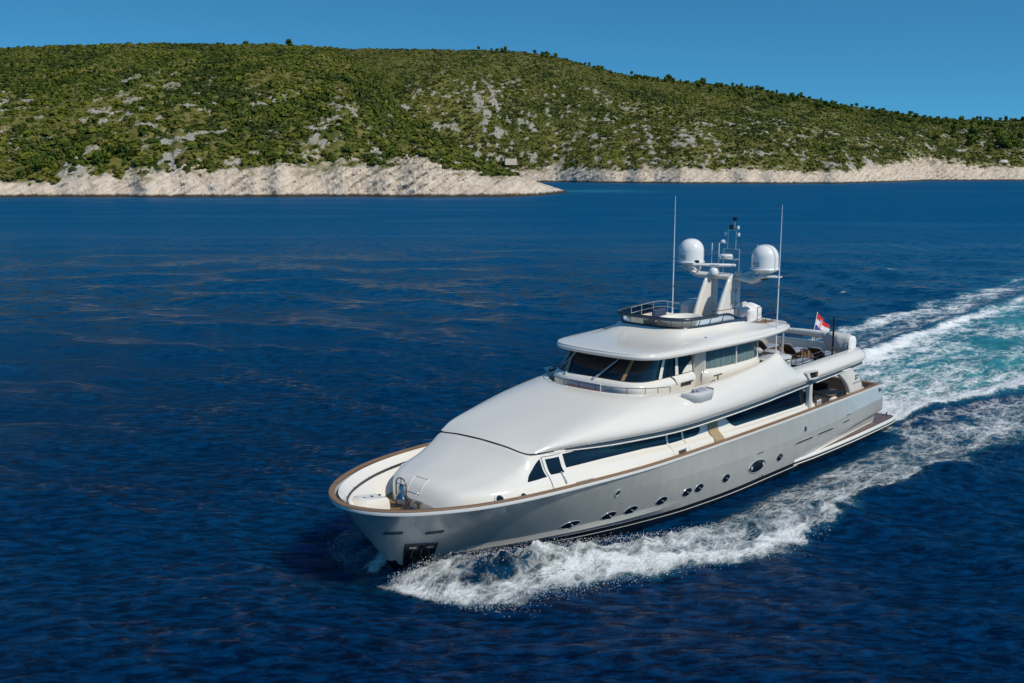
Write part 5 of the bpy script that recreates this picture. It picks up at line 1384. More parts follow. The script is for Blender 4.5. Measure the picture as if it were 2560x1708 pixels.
    ro = math_('MULTIPLY_ADD', mask, .6, math_('MULTIPLY', far.outputs[0], calm.outputs[0]), clamp=True); ln(ro, b.inputs['Roughness'])
    b.inputs['IOR'].default_value = 1.10
    ln(math_('MULTIPLY_ADD', mask, -.05, .42), b.inputs['Specular IOR Level'])
    # ripples
    b1 = N('ShaderNodeBump'); b1.inputs['Strength'].default_value = 1.0; b1.inputs['Distance'].default_value = .27; ln(r1.outputs[0], b1.inputs['Height'])
    b2 = N('ShaderNodeBump'); b2.inputs['Strength'].default_value = .6; b2.inputs['Distance'].default_value = .26; ln(r2.outputs[0], b2.inputs['Height']); ln(b1.outputs[0], b2.inputs['Normal'])
    fh = math_('MULTIPLY', mask, math_('ADD', n2.outputs[0], n1.outputs[0]))
    b3 = N('ShaderNodeBump'); b3.inputs['Strength'].default_value = .9; b3.inputs['Distance'].default_value = .16; ln(fh, b3.inputs['Height']); ln(b2.outputs[0], b3.inputs['Normal'])
    # beyond the boat the ripples are finer than a pixel: tilt the facets directly
    r3 = noise(geo.outputs['Position'], 1.1, 3, .55, 0, (.6, 1.1, 1))
    amp = N('ShaderNodeMapRange', interpolation_type='SMOOTHSTEP'); amp.inputs[1].default_value = .50; amp.inputs[2].default_value = .62; amp.inputs[3].default_value = 1.25; amp.inputs[4].default_value = .85; ln(noise(geo.outputs['Position'], .03, 4, .5, .5, (.35, 1.6, 1)).outputs[0], amp.inputs[0])
    v1 = N('ShaderNodeVectorMath', operation='SUBTRACT'); ln(r3.outputs['Color'], v1.inputs[0]); v1.inputs[1].default_value = (.5, .5, .5)
    v2 = N('ShaderNodeVectorMath', operation='MULTIPLY'); ln(v1.outputs[0], v2.inputs[0]); v2.inputs[1].default_value = (1, 1, 0)
    v3 = N('ShaderNodeVectorMath', operation='SCALE'); ln(v2.outputs[0], v3.inputs[0]); ln(amp.outputs[0], v3.inputs['Scale'])
    v4 = N('ShaderNodeVectorMath', operation='ADD'); ln(v3.outputs[0], v4.inputs[0]); ln(geo.outputs['Normal'], v4.inputs[1])
    ff = N('ShaderNodeMapRange', interpolation_type='SMOOTHSTEP'); ff.inputs[1].default_value = 32; ff.inputs[2].default_value = 110; ln(sp_.outputs[1], ff.inputs[0])
    vm = N('ShaderNodeMix', data_type='VECTOR'); ln(ff.outputs[0], vm.inputs[0]); ln(b3.outputs[0], vm.inputs[4]); ln(v4.outputs[0], vm.inputs[5])
    vn = N('ShaderNodeVectorMath', operation='NORMALIZE'); ln(vm.outputs[1], vn.inputs[0]); ln(vn.outputs[0], b.inputs['Normal'])
    # sunlight sinks into clear water and scatters back metres away, which softens the hull's shadow
    sb = N('ShaderNodeSeparateXYZ'); ln(P, sb.inputs[0])
    off_ = YO[0] * math.cos(YAW) + YO[1] * math.sin(YAW), -YO[0] * math.sin(YAW) + YO[1] * math.cos(YAW)
    wy = N('ShaderNodeMapRange', interpolation_type='SMOOTHSTEP'); wy.inputs[1].default_value = off_[1] - 14; wy.inputs[2].default_value = off_[1] - 9; ln(sb.outputs[1], wy.inputs[0])
    wy2 = N('ShaderNodeMapRange', interpolation_type='SMOOTHSTEP'); wy2.inputs[1].default_value = off_[1] + 2; wy2.inputs[2].default_value = off_[1] - 1; ln(sb.outputs[1], wy2.inputs[0])
    wx = N('ShaderNodeMapRange', interpolation_type='SMOOTHSTEP'); wx.inputs[1].default_value = off_[0] + 18; wx.inputs[2].default_value = off_[0] + 22; ln(sb.outputs[0], wx.inputs[0])
    wx2 = N('ShaderNodeMapRange', interpolation_type='SMOOTHSTEP'); wx2.inputs[1].default_value = off_[0] + 42; wx2.inputs[2].default_value = off_[0] + 37; ln(sb.outputs[0], wx2.inputs[0])
    near_ = math_('MULTIPLY', math_('MULTIPLY', wy.outputs[0], wy2.outputs[0]), math_('MULTIPLY', wx.outputs[0], wx2.outputs[0]))
    ln(math_('MULTIPLY', near_, math_('SUBTRACT', 1.0, mask, clamp=True), clamp=True), b.inputs['Subsurface Weight']); b.inputs['Subsurface Radius'].default_value = (2, 6, 9); b.inputs['Subsurface Scale'].default_value = 1.5
    return m
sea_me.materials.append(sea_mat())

# spray thrown up by the bow wave and the breaking edges: small drops, uncountable
m_sp = pmat('spray_water', (.86, .88, .89), .35, var=.02)
rs_ = np.random.default_rng(3)
def ridge_h(x_, y_):
    c = np.interp(x_, [12, 16, 20, 22, 24, 25, 26, 27, 28, 29, 29.8, 30.4], [7.8, 6.7, 5.6, 4.9, 4.2, 3.75, 3.2, 2.6, 1.9, 1.2, .8, .7])
    h_ = np.interp(x_, [12, 18, 21, 24, 26, 28, 29.2, 29.9, 30.5], [.28, .38, .52, .76, .86, .80, .55, .15, 0])
    wi_ = np.interp(x_, [10, 20, 25, 29], [1.2, .9, .7, .5]); wo2 = np.interp(x_, [10, 20, 25, 28, 30], [1.6, 1.3, 1.5, 1.9, 1.6]); d_ = y_ - c
    return h_ * np.where(d_ < 0, np.exp(-(d_ / wi_) ** 2), np.exp(-(d_ / wo2) ** 2))
pts = []; rr = []
N1 = 10000
x_ = rs_.uniform(14, 30.2, N1) ** 1.0; x_ = 30.2 - (30.2 - x_) * rs_.uniform(0, 1, N1) ** .7
yo2 = np.interp(x_, YO_x, YO_y); c_ = np.interp(x_, [12, 16, 20, 22, 24, 25, 26, 27, 28, 29, 29.8, 30.4], [7.8, 6.7, 5.6, 4.9, 4.2, 3.75, 3.2, 2.6, 1.9, 1.2, .8, .7])
f_ = rs_.uniform(0, 1, N1); y_ = c_ + (yo2 - c_) * np.where(f_ < .45, rs_.normal(.05, .12, N1), 1 + rs_.normal(0, .16, N1) - .08)
z_ = ridge_h(x_, y_) + np.abs(rs_.normal(0, .12, N1)) * np.interp(x_, [14, 22, 27, 30], [.25, .6, 1.2, .9])
sg = np.where(rs_.uniform(0, 1, N1) < .94, 1, -1)
pts.append(np.stack([x_, y_ * sg, z_], 1)); rr.append(rs_.uniform(.004, .012, N1) * (1 + (rs_.uniform(0, 1, N1) > .96) * .8))
N2 = 1500
x_ = -rs_.uniform(2.2, 26, N2); w_ = np.interp(-x_, [0, 2, 6, 10, 14, 30, 60, 140], [3.6, 3.7, 4.2, 5.0, 6.2, 7.2, 9, 13])
y_ = (w_ - .4 + rs_.normal(0, .5, N2)) * np.where(rs_.uniform(0, 1, N2) < .7, 1, -1); z_ = .35 * np.exp(x_ / 60) + np.abs(rs_.normal(0, .18, N2))
pts.append(np.stack([x_, y_, z_], 1)); rr.append(rs_.uniform(.006, .018, N2))
PT = np.concatenate(pts); RRr = np.concatenate(rr)
oc = np.array([(1, 0, 0), (-1, 0, 0), (0, 1, 0), (0, -1, 0), (0, 0, 1), (0, 0, -1)], float)
of = np.array([(0, 2, 4), (2, 1, 4), (1, 3, 4), (3, 0, 4), (2, 0, 5), (1, 2, 5), (3, 1, 5), (0, 3, 5)])
st_ = rs_.uniform(.6, 1.6, (len(PT), 1, 3))
VV = PT[:, None] + oc[None] * RRr[:, None, None] * st_
FF = (np.arange(len(PT)) * 6)[:, None, None] + of[None]
me = mesh_from('bow_spray', VV.reshape(-1, 3), FF.reshape(-1, 3)); me.materials.append(m_sp)
spray = bpy.data.objects.new('bow_spray', me); COL.objects.link(spray); spray.location = YO; spray.rotation_euler = (0, 0, YAW)
tag(spray, 'white spray drops flying off the bow wave and the stern wash', 'spray', kind='stuff')

# ================================================================== HILLS
FPX = 2484.0; TH = math.atan((854 - 418) / FPX)
def z_at(px, py, Y):
    b = (np.asarray(py, float) - 854) / FPX
    return CAM_H + Y * (-math.sin(TH) - b * math.cos(TH)) / (math.cos(TH) - b * math.sin(TH))
def col_of(X, Y): return 1280 + FPX * (X / Y) * 1.012
def x_of(px, Y): return (px - 1280) / FPX / 1.012 * Y
class Hill: pass
def make_hill(name, px0, px1, ncol, Ys, Yr, rpy, zc, seed, Yback, bed):
    H = Hill(); H.px0, H.px1 = px0, px1
    ys = lambda px: np.interp(px, *Ys) + 16 * (fbm(px / 75., px * 0 + seed, 2, seed) - .5)
    yr = lambda px: np.interp(px, *Yr)
    zr = lambda px: z_at(px, smooth_interp(px, *rpy), yr(px))
    zcf = lambda px: np.maximum(smooth_interp(px, *zc) * (1 + .40 * (fbm(px / 38., px * 0 + 3.3, 3, seed + 5) - .5)), .5)
    def height(px, Y, detail=True):
        d = Y - ys(px); L_ = yr(px) - ys(px); t = d / L_
        c = zcf(px); X = x_of(px, Y)
        z1 = c * (1 - np.exp(-np.maximum(d, 0) / (c * .95)))
        tt = np.clip(t, 0, 1)
        z2 = np.maximum(zr(px) - c, -2) * (tt * (1.22 - .22 * tt))
        z = z1 + z2
        z = np.where(t > 1, z - (t - 1) * L_ * .25, z)
        z = np.where(d < 0, d * .5, z)
        if detail:
            g = fbm(X / 60, Y / 90, 4, seed + 9) - .5
            z = z + g * 7 * np.clip(t * 5, 0, 1) * np.clip((1.02 - t) * 6, 0, 1) + (fbm(X / 9, Y / 9, 4, seed + 13) - .5) * 2.0 * np.clip(t * 8, .0, 1)
        return z
    H.height, H.ys, H.yr, H.zcf = height, ys, yr, zcf
    # mesh
    px = np.linspace(px0, px1, ncol)
    v = np.concatenate([np.linspace(-6, 30, 74), 30 + (np.linspace(0, 1, 150)[1:] ** 1.15) * 1000])
    PX, Vv = np.meshgrid(px, v, indexing='ij')
    span = (yr(PX) * 1.0 + Yback - ys(PX)); s = np.where(Vv <= 30, Vv, 30 + (Vv - 30) / 1000 * (span - 30))
    Y = ys(PX) + s; Z = height(PX, Y); X = x_of(PX, Y)
    c = zcf(PX)
    rk = sstep(c * 1.25 + 1.5, c * .80, Z + (fbm(X / 5, Y / 5 + Z / 4, 4, seed + 2) - .5) * c * 1.1) 
    rk = np.where(s < 3, 1, rk)
    t = s / (yr(PX) - ys(PX))
    pn = fbm(X / 16, Y / 26, 5, seed + 31, .6)
    pn = pn * .42 + .58 * fbm(X / 4.5, Y / 8, 4, seed + 36, .6)
    outc = sstep(.58, .61, pn) * sstep(.72, .42, t + (fbm(X / 70, Y / 70, 3, seed + 4) - .5) * .55)
    grass = sstep(.4, .62, fbm(X / 45, Y / 70, 4, seed + 44)) * sstep(1.05, .5, t)
    # bedding planes and broken ledges on the bare rock
    bs = (X * bed[0] - Z * bed[1]) + 3.5 * (fbm(X / 14, Z / 6, 3, seed + 61) - .5)
    saw = (bs / 4.6) % 1.0; saw2 = (bs / 1.7) % 1.0
    led = (.85 * saw + .5 * saw2 - .7) + 1.0 * (fbm(X / 3.2, Y / 6 + Z / 2.0, 4, seed + 71) - .5) + 1.3 * (fbm(X / 11., Z / 9, 3, seed + 74) - .5)
    dip = rk * np.clip(s / 2, 0, 1)
    Y2 = Y - led * dip * 1.1 * (c / 10 + .35); Z2 = Z + dip * (.55 * saw + (fbm(X / 1.9, Y / 1.9, 3, seed + 81) - .5) * 1.5) * np.clip(c / 9, .3, 1.3) * sstep(.3, 2.2, Z)
    Z2 = Z2 + outc * (1 - rk) * ((fbm(X / 2.2, Y / 2.2, 3, seed + 83) - .3) * 2.2)
    me = mesh_from(name, np.stack([X.ravel(), Y2.ravel(), Z2.ravel()], 1), grid_faces(*X.shape)[:, ::1])
    for nm, arr in (('rock', rk), ('outcrop', outc), ('grass', grass)):
        a = me.attributes.new(nm, 'FLOAT', 'POINT'); a.data.foreach_set('value', arr.astype(np.float32).ravel())
    o = bpy.data.objects.new(name, me); COL.objects.link(o); tag(o, kind='structure')
    H.obj = o; H.seed = seed
    def veg(px, Y):
        X = x_of(px, Y); d = Y - ys(px); t = d / (yr(px) - ys(px)); c = zcf(px)
        pn = fbm(X / 16, Y / 26, 5, seed + 31, .6)
        pn = pn * .42 + .58 * fbm(X / 4.5, Y / 8, 4, seed + 36, .6)
        oc_ = sstep(.575, .605, pn) * sstep(.72, .42, t + (fbm(X / 70, Y / 70, 3, seed + 4) - .5) * .55)
        gr = sstep(.4, .62, fbm(X / 45, Y / 70, 4, seed + 44)) * sstep(1.05, .5, t)
        z = height(px, Y)
        low = sstep(c * .95, c * 1.25 + 1, z + (fbm(X / 5, Y / 5, 4, seed + 2) - .5) * c * .5)
        return low * (1 - .85 * oc_) * (1 - (.55 if seed < 150 else .2) * gr) * (1 - (.35 if seed < 150 else .22) * sstep(.6, .1, t)), z, t
    H.veg = veg
    return H

HLft = make_hill('headland', -170, 1440, 860,
    ([-200, 1180, 1290, 1350, 1400, 1430, 1445], [455, 462, 468, 482, 515, 556, 575]),
    ([-200, 850, 1100, 1300, 1400, 1430, 1445], [800, 800, 720, 610, 570, 562, 578]),
    ([-200, 0, 150, 290, 420, 560, 700, 850, 930, 1000, 1080, 1150, 1230, 1300, 1360, 1400, 1430, 1445], [122, 120, 116, 113, 110, 112, 113, 122, 190, 265, 325, 378, 418, 444, 462, 473, 483, 492]),
    ([-200, 0, 220, 440, 650, 870, 1000, 1045, 1095, 1200, 1310, 1380, 1430, 1445], [4.8, 5.2, 7.4, 10, 11.2, 13.5, 15.5, 20, 13.5, 9.5, 8, 4.5, 1.2, .2]), 101, 60, (.58, .82))
HRgt = make_hill('hillside', 780, 2700, 860,
    ([700, 1388, 1500, 1700, 2100, 2250, 2322, 2700], [960, 930, 885, 835, 832, 930, 1015, 1040]),
    ([700, 1200, 1600, 2000, 2700], [1230, 1230, 1230, 1260, 1390]),
    ([700, 850, 1000, 1150, 1270, 1380, 1480, 1560, 1640, 1700, 1830, 2000, 2120, 2250, 2350, 2440, 2560, 2700], [121, 122, 122, 125, 128, 141, 168, 187, 197, 204, 216, 245, 266, 285, 298, 300, 302, 300]),
    ([700, 1400, 1700, 1900, 2100, 2200, 2290, 2400, 2560, 2700], [10, 10, 11, 9.5, 9, 14, 21, 15, 12, 12]), 202, 80, (.50, .87))

def hill_mat():
    m, n, b = newmat('limestone_and_scrub_ground'); ln = n.links.new
    b.inputs['Roughness'].default_value = .9; b.inputs['Specular IOR Level'].default_value = .2
    def N(t, **k):
        x = n.nodes.new(t)
        for a, v in k.items(): setattr(x, a, v)
        return x
    geo = N('ShaderNodeNewGeometry')
    def at(s): return N('ShaderNodeAttribute', attribute_name=s).outputs['Fac']
    def noise(sc, det, ro=.6, scale3=(1, 1, 1), rot=(0, 0, 0)):
        k = N('ShaderNodeMapping', vector_type='TEXTURE'); k.inputs['Scale'].default_value = scale3; k.inputs['Rotation'].default_value = rot; ln(geo.outputs['Position'], k.inputs[0])
        x = N('ShaderNodeTexNoise'); x.inputs['Scale'].default_value = sc; x.inputs['Detail'].default_value = det; x.inputs['Roughness'].default_value = ro; ln(k.outputs[0], x.inputs['Vector']); return x.outputs[0]
    def ramp(f, stops):
        r = N('ShaderNodeValToRGB'); ln(f, r.inputs[0])
        e = r.color_ramp.elements
        while len(e) < len(stops): e.new(.5)
        for q, (p, c) in zip(e, stops): q.position = p; q.color = (*c, 1)
        return r.outputs[0]
    def mix(f, a, c):
        x = N('ShaderNodeMix', data_type='RGBA'); ln(f, x.inputs[0])
        for i, v in ((6, a), (7, c)):
            if isinstance(v, tuple): x.inputs[i].default_value = (*v, 1)
            else: ln(v, x.inputs[i])
        return x.outputs[2]
    def mr(f, a, c):
        x = N('ShaderNodeMapRange', interpolation_type='SMOOTHSTEP'); x.inputs[1].default_value = a; x.inputs[2].default_value = c; ln(f, x.inputs[0]); return x.outputs[0]
    # strata: noise squeezed across the bedding
    st = noise(.5, 7, .6, (9, 9, .85), (0, math.radians(-34), 0))
    rock = ramp(st, [(.26, (.22, .165, .12)), (.36, (.50, .41, .32)), (.55, (.64, .54, .435)), (.75, (.72, .63, .53))])
    bl = noise(.22, 6, .6); rock = mix(mr(bl, .58, .74), rock, (.47, .42, .36))
    outc = ramp(noise(1.2, 6, .65), [(.34, (.13, .12, .09)), (.5, (.34, .315, .27)), (.66, (.47, .45, .41))])
    soil = ramp(noise(.16, 7, .65), [(.3, (.060, .080, .010)), (.5, (.14, .132, .030)), (.7, (.22, .185, .062))])
    rock = mix(mr(noise(.8, 6, .7), .60, .72), rock, (.14, .11, .085))
    soil = mix(at('grass'), mix(mr(noise(.6, 5), .4, .6), soil, (.045, .055, .014)), soil)
    c = mix(at('outcrop'), soil, outc); c = mix(at('rock'), c, rock)
    sp = N('ShaderNodeSeparateXYZ'); ln(geo.outputs['Position'], sp.inputs[0])
    zz = N('ShaderNodeMath', operation='MULTIPLY_ADD'); ln(noise(.35, 5), zz.inputs[0]); zz.inputs[1].default_value = -2.4; ln(sp.outputs[2], zz.inputs[2])
    c = mix(mr(zz.outputs[0], .7, -.5), c, (.055, .042, .026))     # tide line: dark algae and weed
    ln(c, b.inputs['Base Color'])
    bp = N('ShaderNodeBump'); bp.inputs['Strength'].default_value = 1; bp.inputs['Distance'].default_value = .9; ln(st, bp.inputs['Height'])
    b2 = N('ShaderNodeBump'); b2.inputs['Strength'].default_value = .8; b2.inputs['Distance'].default_value = .5; ln(noise(1.0, 6, .65), b2.inputs['Height']); ln(bp.outputs[0], b2.inputs['Normal']); ln(b2.outputs[0], b.inputs['Normal'])
    return m
hm = hill_mat()
HLft.obj.data.materials.append(hm); HRgt.obj.data.materials.append(hm)

def leaf_mat(name, stops, by_object=False):
    m, n, b = newmat(name); ln = n.links.new
    b.inputs['Roughness'].default_value = .75; b.inputs['Specular IOR Level'].default_value = .25
    r = n.nodes.new('ShaderNodeValToRGB'); e = r.color_ramp.elements
    while len(e) < len(stops): e.new(.5)
    for q, (p, c) in zip(e, stops): q.position = p; q.color = (*c, 1)
    a = n.nodes.new('ShaderNodeAttribute'); a.attribute_name = 'tint'
    f = a.outputs['Fac']
    if by_object:
        oi = n.nodes.new('ShaderNodeObjectInfo'); ad = n.nodes.new('ShaderNodeMath'); ad.operation = 'MULTIPLY_ADD'; ad.inputs[1].default_value = .75
        mu = n.nodes.new('ShaderNodeMath'); mu.operation = 'MULTIPLY'; mu.inputs[1].default_value = .25
        ln(f, mu.inputs[0]); ln(oi.outputs['Random'], ad.inputs[0]); ln(mu.outputs[0], ad.inputs[2]); f = ad.outputs[0]
    ln(f, r.inputs[0]); ln(r.outputs[0], b.inputs['Base Color'])
    return m
SCRUB = [(.0, (.028, .044, .004)), (.3, (.056, .080, .005)), (.55, (.098, .118, .007)), (.72, (.150, .140, .016)), (.84, (.12, .108, .045)), (1.0, (.135, .165, .010))]
m_scrub = leaf_mat('scrub_leaves', SCRUB); m_scrub_o = leaf_mat('bush_leaves', SCRUB, True)
PINE = [(.0, (.030, .056, .005)), (.4, (.054, .090, .006)), (.75, (.088, .125, .008)), (1.0, (.125, .16, .010))]
m_pine = leaf_mat('pine_needles', PINE, True)
m_bark = pmat('bark', (.10, .075, .055), .9, var=.3, vscale=4)

def leaf_quads(C, Nrm, S, r_):
    """C centres, Nrm normals, S sizes -> verts (n*4,3)"""
    n = len(C)
    a = r_.normal(size=(n, 3)); T = np.cross(Nrm, a); T /= np.linalg.norm(T, axis=1)[:, None] + 1e-9; B = np.cross(Nrm, T)
    S = S[:, None]; k = r_.uniform(.6, 1.3, (n, 1))
    q = np.stack([C - T * S * k - B * S, C + T * S * k - B * S * .7, C + T * S * .8 * k + B * S, C - T * S * .7 * k + B * S * .9], 1)
    return q.reshape(-1, 3)
def bush_field(P, R, M_, r_, flat=.62):
    n = len(P)
    d = r_.normal(size=(n, M_, 3)); d /= np.linalg.norm(d, axis=2)[:, :, None]; d[:, :, 2] = np.abs(d[:, :, 2]) * 1.0 - .12
    lob = 1 + .35 * np.sin(d[:, :, 0] * 3.1 + r_.uniform(0, 6, (n, 1))) * np.cos(d[:, :, 1] * 2.7 + r_.uniform(0, 6, (n, 1)))
    rr = R[:, None] * lob * r_.uniform(.72, 1.08, (n, M_))
    ani = np.exp(r_.normal(0, .28, (n, 1, 2))); C = P[:, None] + d * rr[:, :, None] * np.concatenate([ani, np.full((n, 1, 1), flat)], 2)
    nn = d + r_.normal(0, .27, (n, M_, 3)) + np.array([0, 0, .25]); nn /= np.linalg.norm(nn, axis=2)[:, :, None]
    S = (R[:, None] * r_.uniform(.26, .46, (n, M_)))
    return leaf_quads(C.reshape(-1, 3), nn.reshape(-1, 3), S.ravel(), r_)
def leaf_mesh(name, V, tint, mat):
    F = np.arange(len(V)).reshape(-1, 4); me = mesh_from(name, V, F, False)
    a = me.attributes.new('tint', 'FLOAT', 'FACE'); a.data.foreach_set('value', tint.astype(np.float32)); me.materials.append(mat); return me
rv = np.random.default_rng(21)
near_pool = []
def scatter(H, n, M_, rmin, rmax, name, label, keep_near=0, tmin=0.0):
    px = rv.uniform(H.px0, H.px1, n * 3); t = rv.uniform(tmin, 1.03, n * 3) ** 1.12
    Y = H.ys(px) + t * (H.yr(px) - H.ys(px))
    dn, z, tt = H.veg(px, Y)
    ok = (rv.uniform(0, 1, n * 3) < dn) & (z > 2.0)
    px, Y, z, tt = px[ok][:n], Y[ok][:n], z[ok][:n], tt[ok][:n]
    X = x_of(px, Y); m = len(X)
    R = rmin + (rmax - rmin) * rv.uniform(0, 1, m) ** 3
    R *= 1 - .25 * sstep(.55, .95, tt)
    P = np.stack([X, Y, z + R * .15], 1)
    tint = np.clip(.34 + 1.5 * (fbm(X / 22, Y / 34, 4, 5) - .5) + rv.normal(0, .15, m), 0, 1)
    if keep_near:
        sc = R / Y * (np.abs(px - 1280) < 1290) * (tt < .6)
        o = np.argsort(-sc)[:keep_near]; msk = np.zeros(m, bool); msk[o] = True
        near_pool.extend([(P[i], R[i]) for i in o]); P, R, tint = P[~msk], R[~msk], tint[~msk]
    V = bush_field(P, R, M_, rv)
    tf = np.repeat(tint, M_) + rv.normal(0, .07, len(P) * M_)
    o = bpy.data.objects.new(name, leaf_mesh(name, V, np.clip(tf, 0, 1), m_scrub)); COL.objects.link(o); tag(o, label, 'scrub', kind='stuff')
scatter(HLft, 19000, 22, .7, 2.8, 'hillside_scrub', 'dense low evergreen scrub covering the left headland slope', keep_near=300)
scatter(HRgt, 30000, 15, .9, 2.6, 'hillside_scrub', 'dense low evergreen scrub covering the far slope behind the cove')

# the bushes that show largest are objects of their own
bv = []
for k in range(6):
    Pk = np.zeros((1, 3)); q = bush_field(Pk, np.array([1.0]), 70, rv, .8)
    q2 = bush_field(np.array([[.55 * math.cos(k), .55 * math.sin(k), -.05]]), np.array([.62]), 30, rv, .8)
    V = np.concatenate([q, q2]); bv.append(leaf_mesh('bush', V, rv.uniform(0, 1, len(V) // 4), m_scrub_o))
for i, (p_, r_) in enumerate(near_pool):
    o = bpy.data.objects.new('bush', bv[i % 6]); COL.objects.link(o)
    o.location = p_; o.scale = (r_, r_, r_ * rv.uniform(.75, 1.05)); o.rotation_euler = (0, 0, rv.uniform(0, 6.28))
    tag(o, 'rounded evergreen bush on the rocky lower slope of the left headland', 'bush', 'bushes on the lower slope of the left headland')

# pines
def pine_mesh(seed, spread, hgt):
    r_ = np.random.default_rng(seed); C = []; Nn = []; S = []; ends = []
    for k in range(9):
        a = r_.uniform(0, 6.28); rad_ = spread * r_.uniform(.0, .62) * (k > 0); zc_ = hgt * r_.uniform(.24, .80); c = np.array([rad_ * math.cos(a), rad_ * math.sin(a), zc_]); ends.append(c)
        cr_ = spread * r_.uniform(.42, .64); m = 52
        d = r_.normal(size=(m, 3)); d /= np.linalg.norm(d, axis=1)[:, None]; d[:, 2] = d[:, 2] * .85 + .1
        C.append(c + d * cr_ * r_.uniform(.6, 1.08, (m, 1)) * [1, 1, .85]); nn = d + r_.normal(0, .45, (m, 3)); Nn.append(nn / np.linalg.norm(nn, axis=1)[:, None]); S.append(cr_ * r_.uniform(.17, .34, m))
    C = np.concatenate(C); V = leaf_quads(C, np.concatenate(Nn), np.concatenate(S), r_)
    mb = MB(); mb.tube([(0, 0, -1.2), (.1, .05, hgt * .3), (0, .1, hgt * .62)], [.26, .2, .1], 7)
    for c in ends[:6]: mb.tube([(.08, .05, hgt * .35), tuple(c * [.55, .55, .85]), tuple(c)], [.11, .07, .03], 5)
    tm = mesh_from('trunk', mb.V, mb.F); tm.materials.append(m_bark)
    return leaf_mesh('crown', V, r_.uniform(0, 1, len(V) // 4), m_pine), tm
PM = [pine_mesh(50 + k, sp, hg) for k, (sp, hg) in enumerate(((3.6, 8.5), (4.4, 9.5), (3.2, 8.0), (5.0, 9.0), (3.8, 10.0)))]
def pine(H, px, Y, sc, label, group):
    X = float(x_of(px, Y)); z = float(H.height(np.array([float(px)]), np.array([float(Y)]))[0])
    cm, tm = PM[int(rv.integers(0, 5))]
    e = empty('pine_tree', (X, Y, z - .3), rv.uniform(0, 6.28)); e.scale = (sc, sc, sc * rv.uniform(.9, 1.15)); tag(e, label, 'tree', group)
    for nm, me in (('crown', cm), ('trunk', tm)):
        o = bpy.data.objects.new(nm, me); COL.objects.link(o); o.parent = e
def Ybyt(H, px, t): return float(H.ys(np.array([float(px)]))[0] + t * (H.yr(np.array([float(px)]))[0] - H.ys(np.array([float(px)]))[0]))
for k in range(290):
    px = rv.uniform(1570, 2560); px = px if rv.uniform() < .75 else rv.uniform(1900, 2470)
    tt = rv.uniform(.74, 1.0) if px > 1750 else rv.uniform(.9, 1.0)
    pine(HRgt, px, Ybyt(HRgt, px, tt), rv.uniform(.42, .74), 'dark green pine in the dense grove along the right ridge', 'pines along the right ridge')
for k in range(22):
    px = rv.uniform(2330, 2600); pine(HRgt, px, Ybyt(HRgt, px, rv.uniform(.22, .55)), rv.uniform(.9, 1.5), 'pine in the cluster low on the right slope above the shore', 'pines low on the right slope')
for k in range(26):
    px = rv.uniform(1180, 1560); pine(HRgt, px, Ybyt(HRgt, px, rv.uniform(.96, 1.0)), rv.uniform(.38, .65), 'small pine standing on the middle of the skyline ridge', 'pines on the middle ridge')
for k in range(18):
    px = rv.uniform(25, 345); pine(HLft, px, Ybyt(HLft, px, rv.uniform(.045, .10)), rv.uniform(.45, .75), 'bright green pine just above the rocks at the left shore', 'pines above the left shore')
pine(HLft, 735, Ybyt(HLft, 735, .985), .62, 'lone round tree breaking the skyline of the left hill', None)
pine(HLft, 630, Ybyt(HLft, 630, .985), .5, 'low spreading tree on the skyline left of the lone round tree', None)

# dry stone ruin and white stone block
def hit(H, px, py):
    Y = np.linspace(float(H.ys(np.array([px]))[0]) + 2, float(H.yr(np.array([px]))[0]), 600); z = H.height(np.full(600, px), Y); r_ = z_at(px, py, Y)
    i = int(np.argmax(z > r_)); return float(x_of(px, Y[i])), float(Y[i]), float(z[i])
m_stone = pmat('dry_stone', (.62, .53, .42), .9, var=.45, vscale=1.3, bump=.9, bscale=2.5)
hx, hy, hz = hit(HRgt, 1276., 412.)
e = empty('stone_hut', (hx, hy, hz), .15); tag(e, 'roofless dry stone hut among bushes above the cove', 'hut')
mb = MB()
for (c, d) in (((0, -3.2, 2.4), (11, 1.0, 5.6)), ((-5.0, 0, 2.6), (1.0, 5.4, 6.0)), ((5.0, 0, 2.6), (1.0, 5.4, 6.4)), ((0, 3.2, 2.2), (11, 1.0, 5.2))): mb.box(c, d, bev=.12)
mb.build('wall', m_stone, e, smooth=False)
mb = MB()
for k in range(14): mb.box((-5 + .78 * k, -3.2, 5.25 + .25 * rv.uniform()), (.7, .9, .4), rz=rv.uniform(-.2, .2), bev=.08)
mb.build('coping', m_stone, e, smooth=False)
hx, hy, hz = hit(HRgt, 2503., 408.)
e = empty('pale_boulder', (hx, hy, hz + .6), -.2); tag(e, 'single large pale boulder among the scrub at the far right above the rocks', 'boulder')
a_ = np.linspace(0, 2 * np.pi, 22, endpoint=False); G = []
for v in np.linspace(-.3, 1, 9):
    rr_ = math.sqrt(max(1 - max(v, 0) ** 2.2, .0004)); q_ = np.stack([4.6 * rr_ * np.cos(a_), 2.6 * rr_ * np.sin(a_), np.full(22, 2.7 * v)], 1)
    k_ = .78 + .5 * fbm(np.cos(a_) * 1.7 + 4 + v, np.sin(a_) * 1.7 + v * 1.5, 3, 88); q_[:, :2] *= k_[:, None]; q_[:, 2] += (q_[:, 0] * .12); G.append(q_)
surf('rock', np.array(G), pmat('pale_stone', (.68, .60, .50), .9, var=.3, vscale=.8, bump=.6, bscale=2), e, cv=True, flip=True, smooth=False)

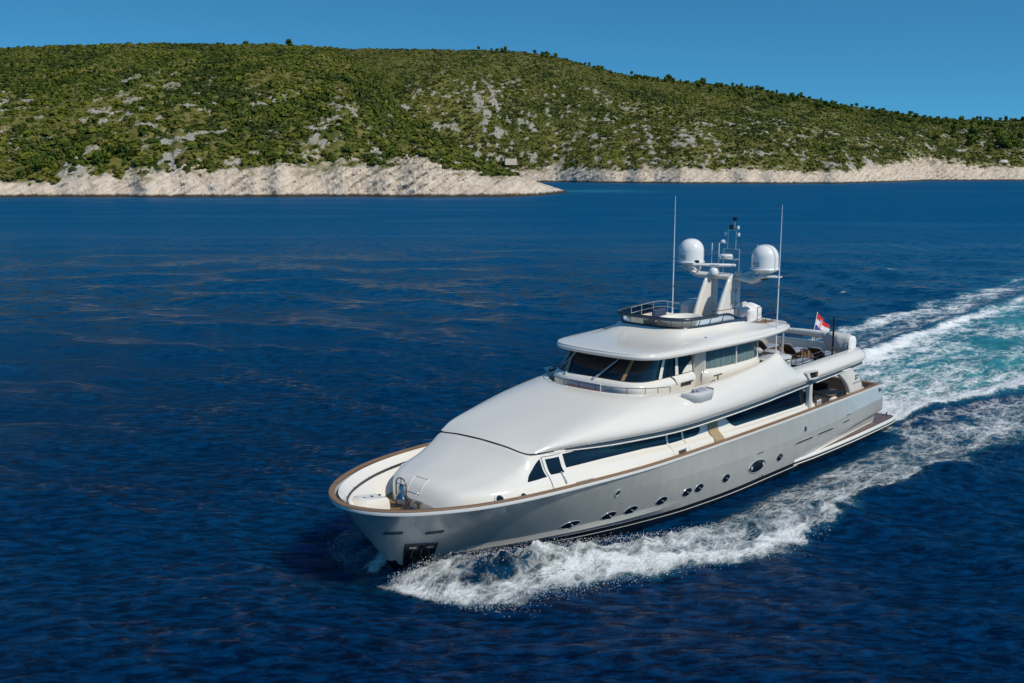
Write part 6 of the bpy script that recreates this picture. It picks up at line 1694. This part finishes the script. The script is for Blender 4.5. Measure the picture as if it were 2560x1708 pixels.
# loose boulders on the outcrops and along the water's edge
bp_ = []; bs_ = []
for H, n in ((HLft, 1800), (HRgt, 1500)):
    px = rv.uniform(H.px0 + 20, H.px1 - 20, n * 6); t = rv.uniform(0.04, .7, n * 6); Y = H.ys(px) + t * (H.yr(px) - H.ys(px)); X = x_of(px, Y)
    pn = .42 * fbm(X / 16, Y / 26, 5, H.seed + 31, .6) + .58 * fbm(X / 4.5, Y / 8, 4, H.seed + 36, .6); oc_ = sstep(.58, .61, pn) * sstep(.72, .42, t + (fbm(X / 70, Y / 70, 3, H.seed + 4) - .5) * .55)
    ok = rv.uniform(0, 1, n * 6) < oc_; px, Y, X = px[ok][:n], Y[ok][:n], X[ok][:n]; z = H.height(px, Y)
    ok = z > -.2; bp_.append(np.stack([X, Y, z], 1)[ok]); bs_.append(rv.uniform(.3, 1.15, ok.sum()) ** 1.3)
BP = np.concatenate(bp_); BS = np.concatenate(bs_)
ic = np.array([(-1, -1, -.8), (1, -1, -.8), (1, 1, -.8), (-1, 1, -.8), (-.8, -.7, .7), (.75, -.8, .55), (.8, .7, .8), (-.7, .8, .5)])
icf = np.array([(3, 2, 1, 0), (4, 5, 6, 7), (0, 1, 5, 4), (1, 2, 6, 5), (2, 3, 7, 6), (3, 0, 4, 7)])
VV = ic[None] * rv.uniform(.6, 1.3, (len(BP), 8, 3)); a = rv.uniform(0, 6.28, len(BP)); ca, sa = np.cos(a)[:, None], np.sin(a)[:, None]
VV = np.stack([VV[:, :, 0] * ca - VV[:, :, 1] * sa, VV[:, :, 0] * sa + VV[:, :, 1] * ca, VV[:, :, 2]], 2) * BS[:, None, None] * .6 + BP[:, None]
FF = (np.arange(len(BP)) * 8)[:, None, None] + icf[None]
me = mesh_from('limestone_boulders', VV.reshape(-1, 3), FF.reshape(-1, 4), False); me.materials.append(pmat('pale_limestone', (.50, .47, .42), .9, var=.3, vscale=.4, bump=.5, bscale=2))
o = bpy.data.objects.new('limestone_boulders', me); COL.objects.link(o); tag(o, 'pale limestone boulders strewn over the slopes and shore', 'rocks', kind='stuff')
# sea bed below the water so that the terrain does not end in the air
